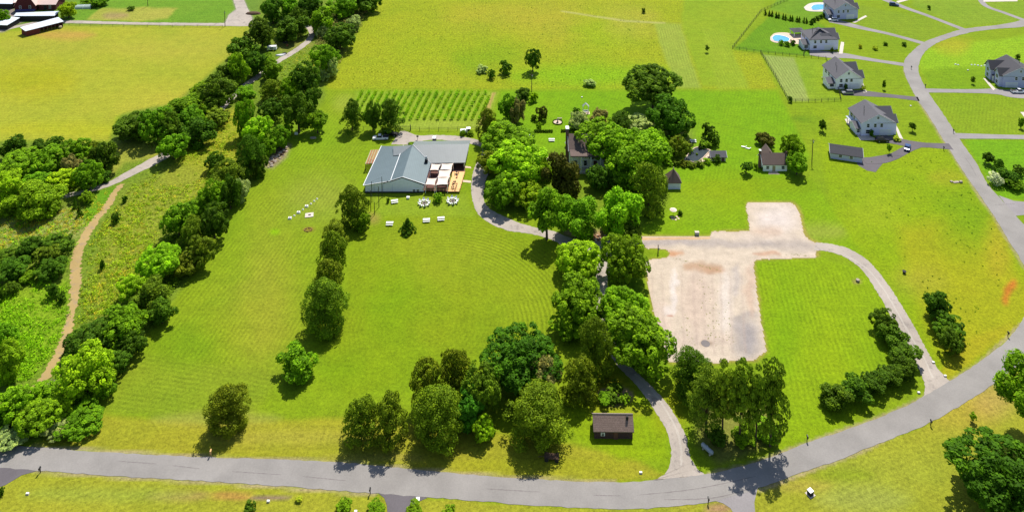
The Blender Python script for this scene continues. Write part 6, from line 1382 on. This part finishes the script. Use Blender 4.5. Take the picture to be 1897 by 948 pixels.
for x, y, lb in ((51, 915, 'white marker box on the lawn at the bottom left'), (497, 929, 'white marker box beside the bare earth strip'), (1187, 876, 'white marker on the lawn by the driveway mouth'), (1702, 728, 'white drain end on the verge left of the exit drive'), (1751, 697, 'white drain end on the verge right of the exit drive'), (1729, 672, 'small white marker between exit drive and meadow'), (659, 948, 'white marker near the bottom driveway hedge bushes'), (1078, 181, 'tiny white marker in the lawn behind the arbor'), (1687, 197, 'white rock in the lawn left of the side road'), (1793, 131, 'pale rock cluster in the lawn near the far right house')):
    t_ = thing('marker_box', lb, 'marker', tuple(P(x, y))); m_ = MB(); m_.box(0, 0, 0, .7, .45, .3, tx=.05, ty=.05); obj('base', m_, 'concrete', t_); m_ = MB(); m_.box(0, 0, .3, .55, .35, .06); obj('lid', m_, 'paint_white', t_)
t_ = thing('transformer_box', 'white topped utility box with dark sides on the lower right lawn', 'utility box', tuple(P(1501, 915)), .5); m_ = MB(); m_.box(0, 0, 0, .95, .95, .9); obj('cabinet', m_, 'dark', t_); m_ = MB(); m_.box(0, 0, .9, 1.0, 1.0, .08); obj('lid', m_, 'paint_white', t_); m_ = MB(); m_.box(0, 0, 0, 1.5, 1.5, .08); obj('pad', m_, 'concrete', t_)
t_ = thing('recycling_bin', 'blue and white wheeled bin beside the bottom centre driveway', 'bin', tuple(P(774, 932))); m_ = MB(); m_.box(0, 0, .05, .6, .7, .95, tx=-.06, ty=-.06); obj('body', m_, 'paint_blue', t_); m_ = MB(); m_.box(0, 0, 1.0, .75, .85, .1); obj('lid', m_, 'paint_white', t_)
for s in (-1, 1): m_ = MB(); m_.tube((s * .3, .3, .12), (s * .36, .3, .12), .12, n=8); obj('wheel', m_, 'rubber', t_)
t_ = thing('farm_wagon', 'rusty farm wagon on the verge in the shade of the front cedars', 'wagon', tuple(P(1022, 850)), -.1); m_ = MB(); m_.box(0, 0, .6, 3.2, 1.3, .25); obj('bed', m_, 'mulch', t_); m_ = MB(); m_.tube((-1.6, 0, .6), (-3, 0, .3), .06); obj('tongue', m_, 'mulch', t_)
for sx in (-1.1, 1.1):
    for sy in (-.75, .75): m_ = MB(); m_.tube((sx, sy, .45), (sx, sy * 1.08, .45), .45, n=12); obj('wheel', m_, 'dark', t_)
for i in range(8):
    x, y = ((1770, 120), (1775, 121), (1806, 121), (1812, 122), (1818, 123), (1824, 122), (1829, 124), (1800, 121))[i]; tag(obj('white_stone', MB().box(0, 0, 0, .8, .5, .35, 0, .1, .1), 'paint_white', loc=P(x, y)), 'white stone in the far right lawn, %s of the scattered line' % ORD[i], 'stone', 'white stones in the far right lawn')
# ---------------------------------------------------------------- fences
def fence(label, pts, mat, h, sp, name='fence', rails=2, close=False):
    W3 = [P(*p) for p in pts]; c = sum(W3, Vector()) / len(W3); root = thing(name, label, 'fence', (c.x, c.y, 0)); W3 = [v - c for v in W3]; tot = sum((b_ - a).length for a, b_ in zip(W3, W3[1:])); sp = max(sp, tot / 90); r_ = MB()
    for a, b_ in zip(W3, W3[1:]):
        n = max(1, round((b_ - a).length / sp))
        for k in range(n): q = a.lerp(b_, k / n); m_ = MB(); m_.box(q.x, q.y, 0, .14, .14, h); obj('post', m_, mat, root)
        for z in range(rails): zz = h * (.92 - z * .8 / max(1, rails)); r_.tube((a.x, a.y, zz), (b_.x, b_.y, zz), .04, n=4)
    q = W3[-1]; m_ = MB(); m_.box(q.x, q.y, 0, .14, .14, h); obj('post', m_, mat, root); obj('rail', r_, mat, root); return root
fence('dark fence around the two upper pool lawns at the top right', [(1475, -6), (1410, 22), (1357, 90), (1410, 99), (1530, 110), (1534, 121)], 'fence_dark', 1.4, 3.0, rails=3)
fence('dark fence around the striped garden plot below the pool lawn', [(1409, 98), (1436, 142), (1462, 189), (1510, 189), (1558, 187), (1552, 162)], 'fence_dark', 1.4, 2.6, rails=3)
fence('dark fence beside the hip roofed house garage', [(1488, 103), (1496, 88)], 'fence_dark', 1.4, 2.0, rails=3)
fence('thin wire fence on posts along the bottom of the vineyard', [(673, 241), (742, 241), (760, 242), (830, 243), (882, 240)], 'fence_dark', 1.5, 4.0)
fence('wire fence on posts behind the farm yellow field', [(128, 47), (250, 50), (412, 51)], 'fence_wood', 1.2, 6.0)
gt = thing('metal_gate', 'dark iron gate beside the dark trees at the vineyard entrance', 'gate', tuple(P(750, 242))); m_ = MB()
for k in range(9): m_.box(-2 + k * .5, 0, .2, .05, .05, 1.6)
obj('bars', m_, 'fence_dark', gt); m_ = MB(); m_.box(0, 0, .2, 4.2, .07, .08); m_.box(0, 0, 1.75, 4.2, .07, .08); obj('frame', m_, 'fence_dark', gt)
for s in (-1, 1): m_ = MB(); m_.box(s * 2.2, 0, 0, .25, .25, 2.3); obj('gate_post', m_, 'fence_dark', gt)
# ---------------------------------------------------------------- vineyard
vm_ = None; n_v = 0
r = np.random.RandomState(4)
def vine_mesh(seed):
    r = np.random.RandomState(seed); N = 90; p = np.stack([r.normal(0, .26, N), r.normal(0, .42, N), .75 + r.normal(0, .3, N)], 1); me = quads(p, r.randn(N, 3) + np.array([0, 0, .6]), np.full(N, .17), np.clip(.5 + .2 * r.randn(N), 0, 1), r); me.materials.append(MATS['leaf_bright']); return me
vms = [vine_mesh(k) for k in range(4)]; vt = MB().tube((0, 0, 0), (0, 0, .9), .04, .03, 5).mesh('trunk', MATS['bark'])
rv = random.Random(12)
for k in range(21):
    xb = 634 + k * 12.7; xt = xb + 24
    for j in range(13):
        u = min(1, max(0, j / 12 + rv.uniform(-.01, .01))); x = xb + (xt - xb) * u; y = 221 - (221 - 174) * (1 - (1 - u) ** 1.12); 
        if x > 906 or x < 662 or rv.random() < .05: continue
        q = P(x, y); t_ = thing('grapevine', 'green grapevine, %s from the barn end in the %s slanting vineyard row from the left' % (ORD[j], ORD[k]), 'grapevine', (q.x, q.y, 0), rv.uniform(-.1, .1), 'grapevines of the vineyard'); s_ = rv.uniform(.95, 1.4); link('foliage', vms[rv.randrange(4)], t_, (0, 0, 0), 0, (s_, s_, s_)); link('trunk', vt, t_)
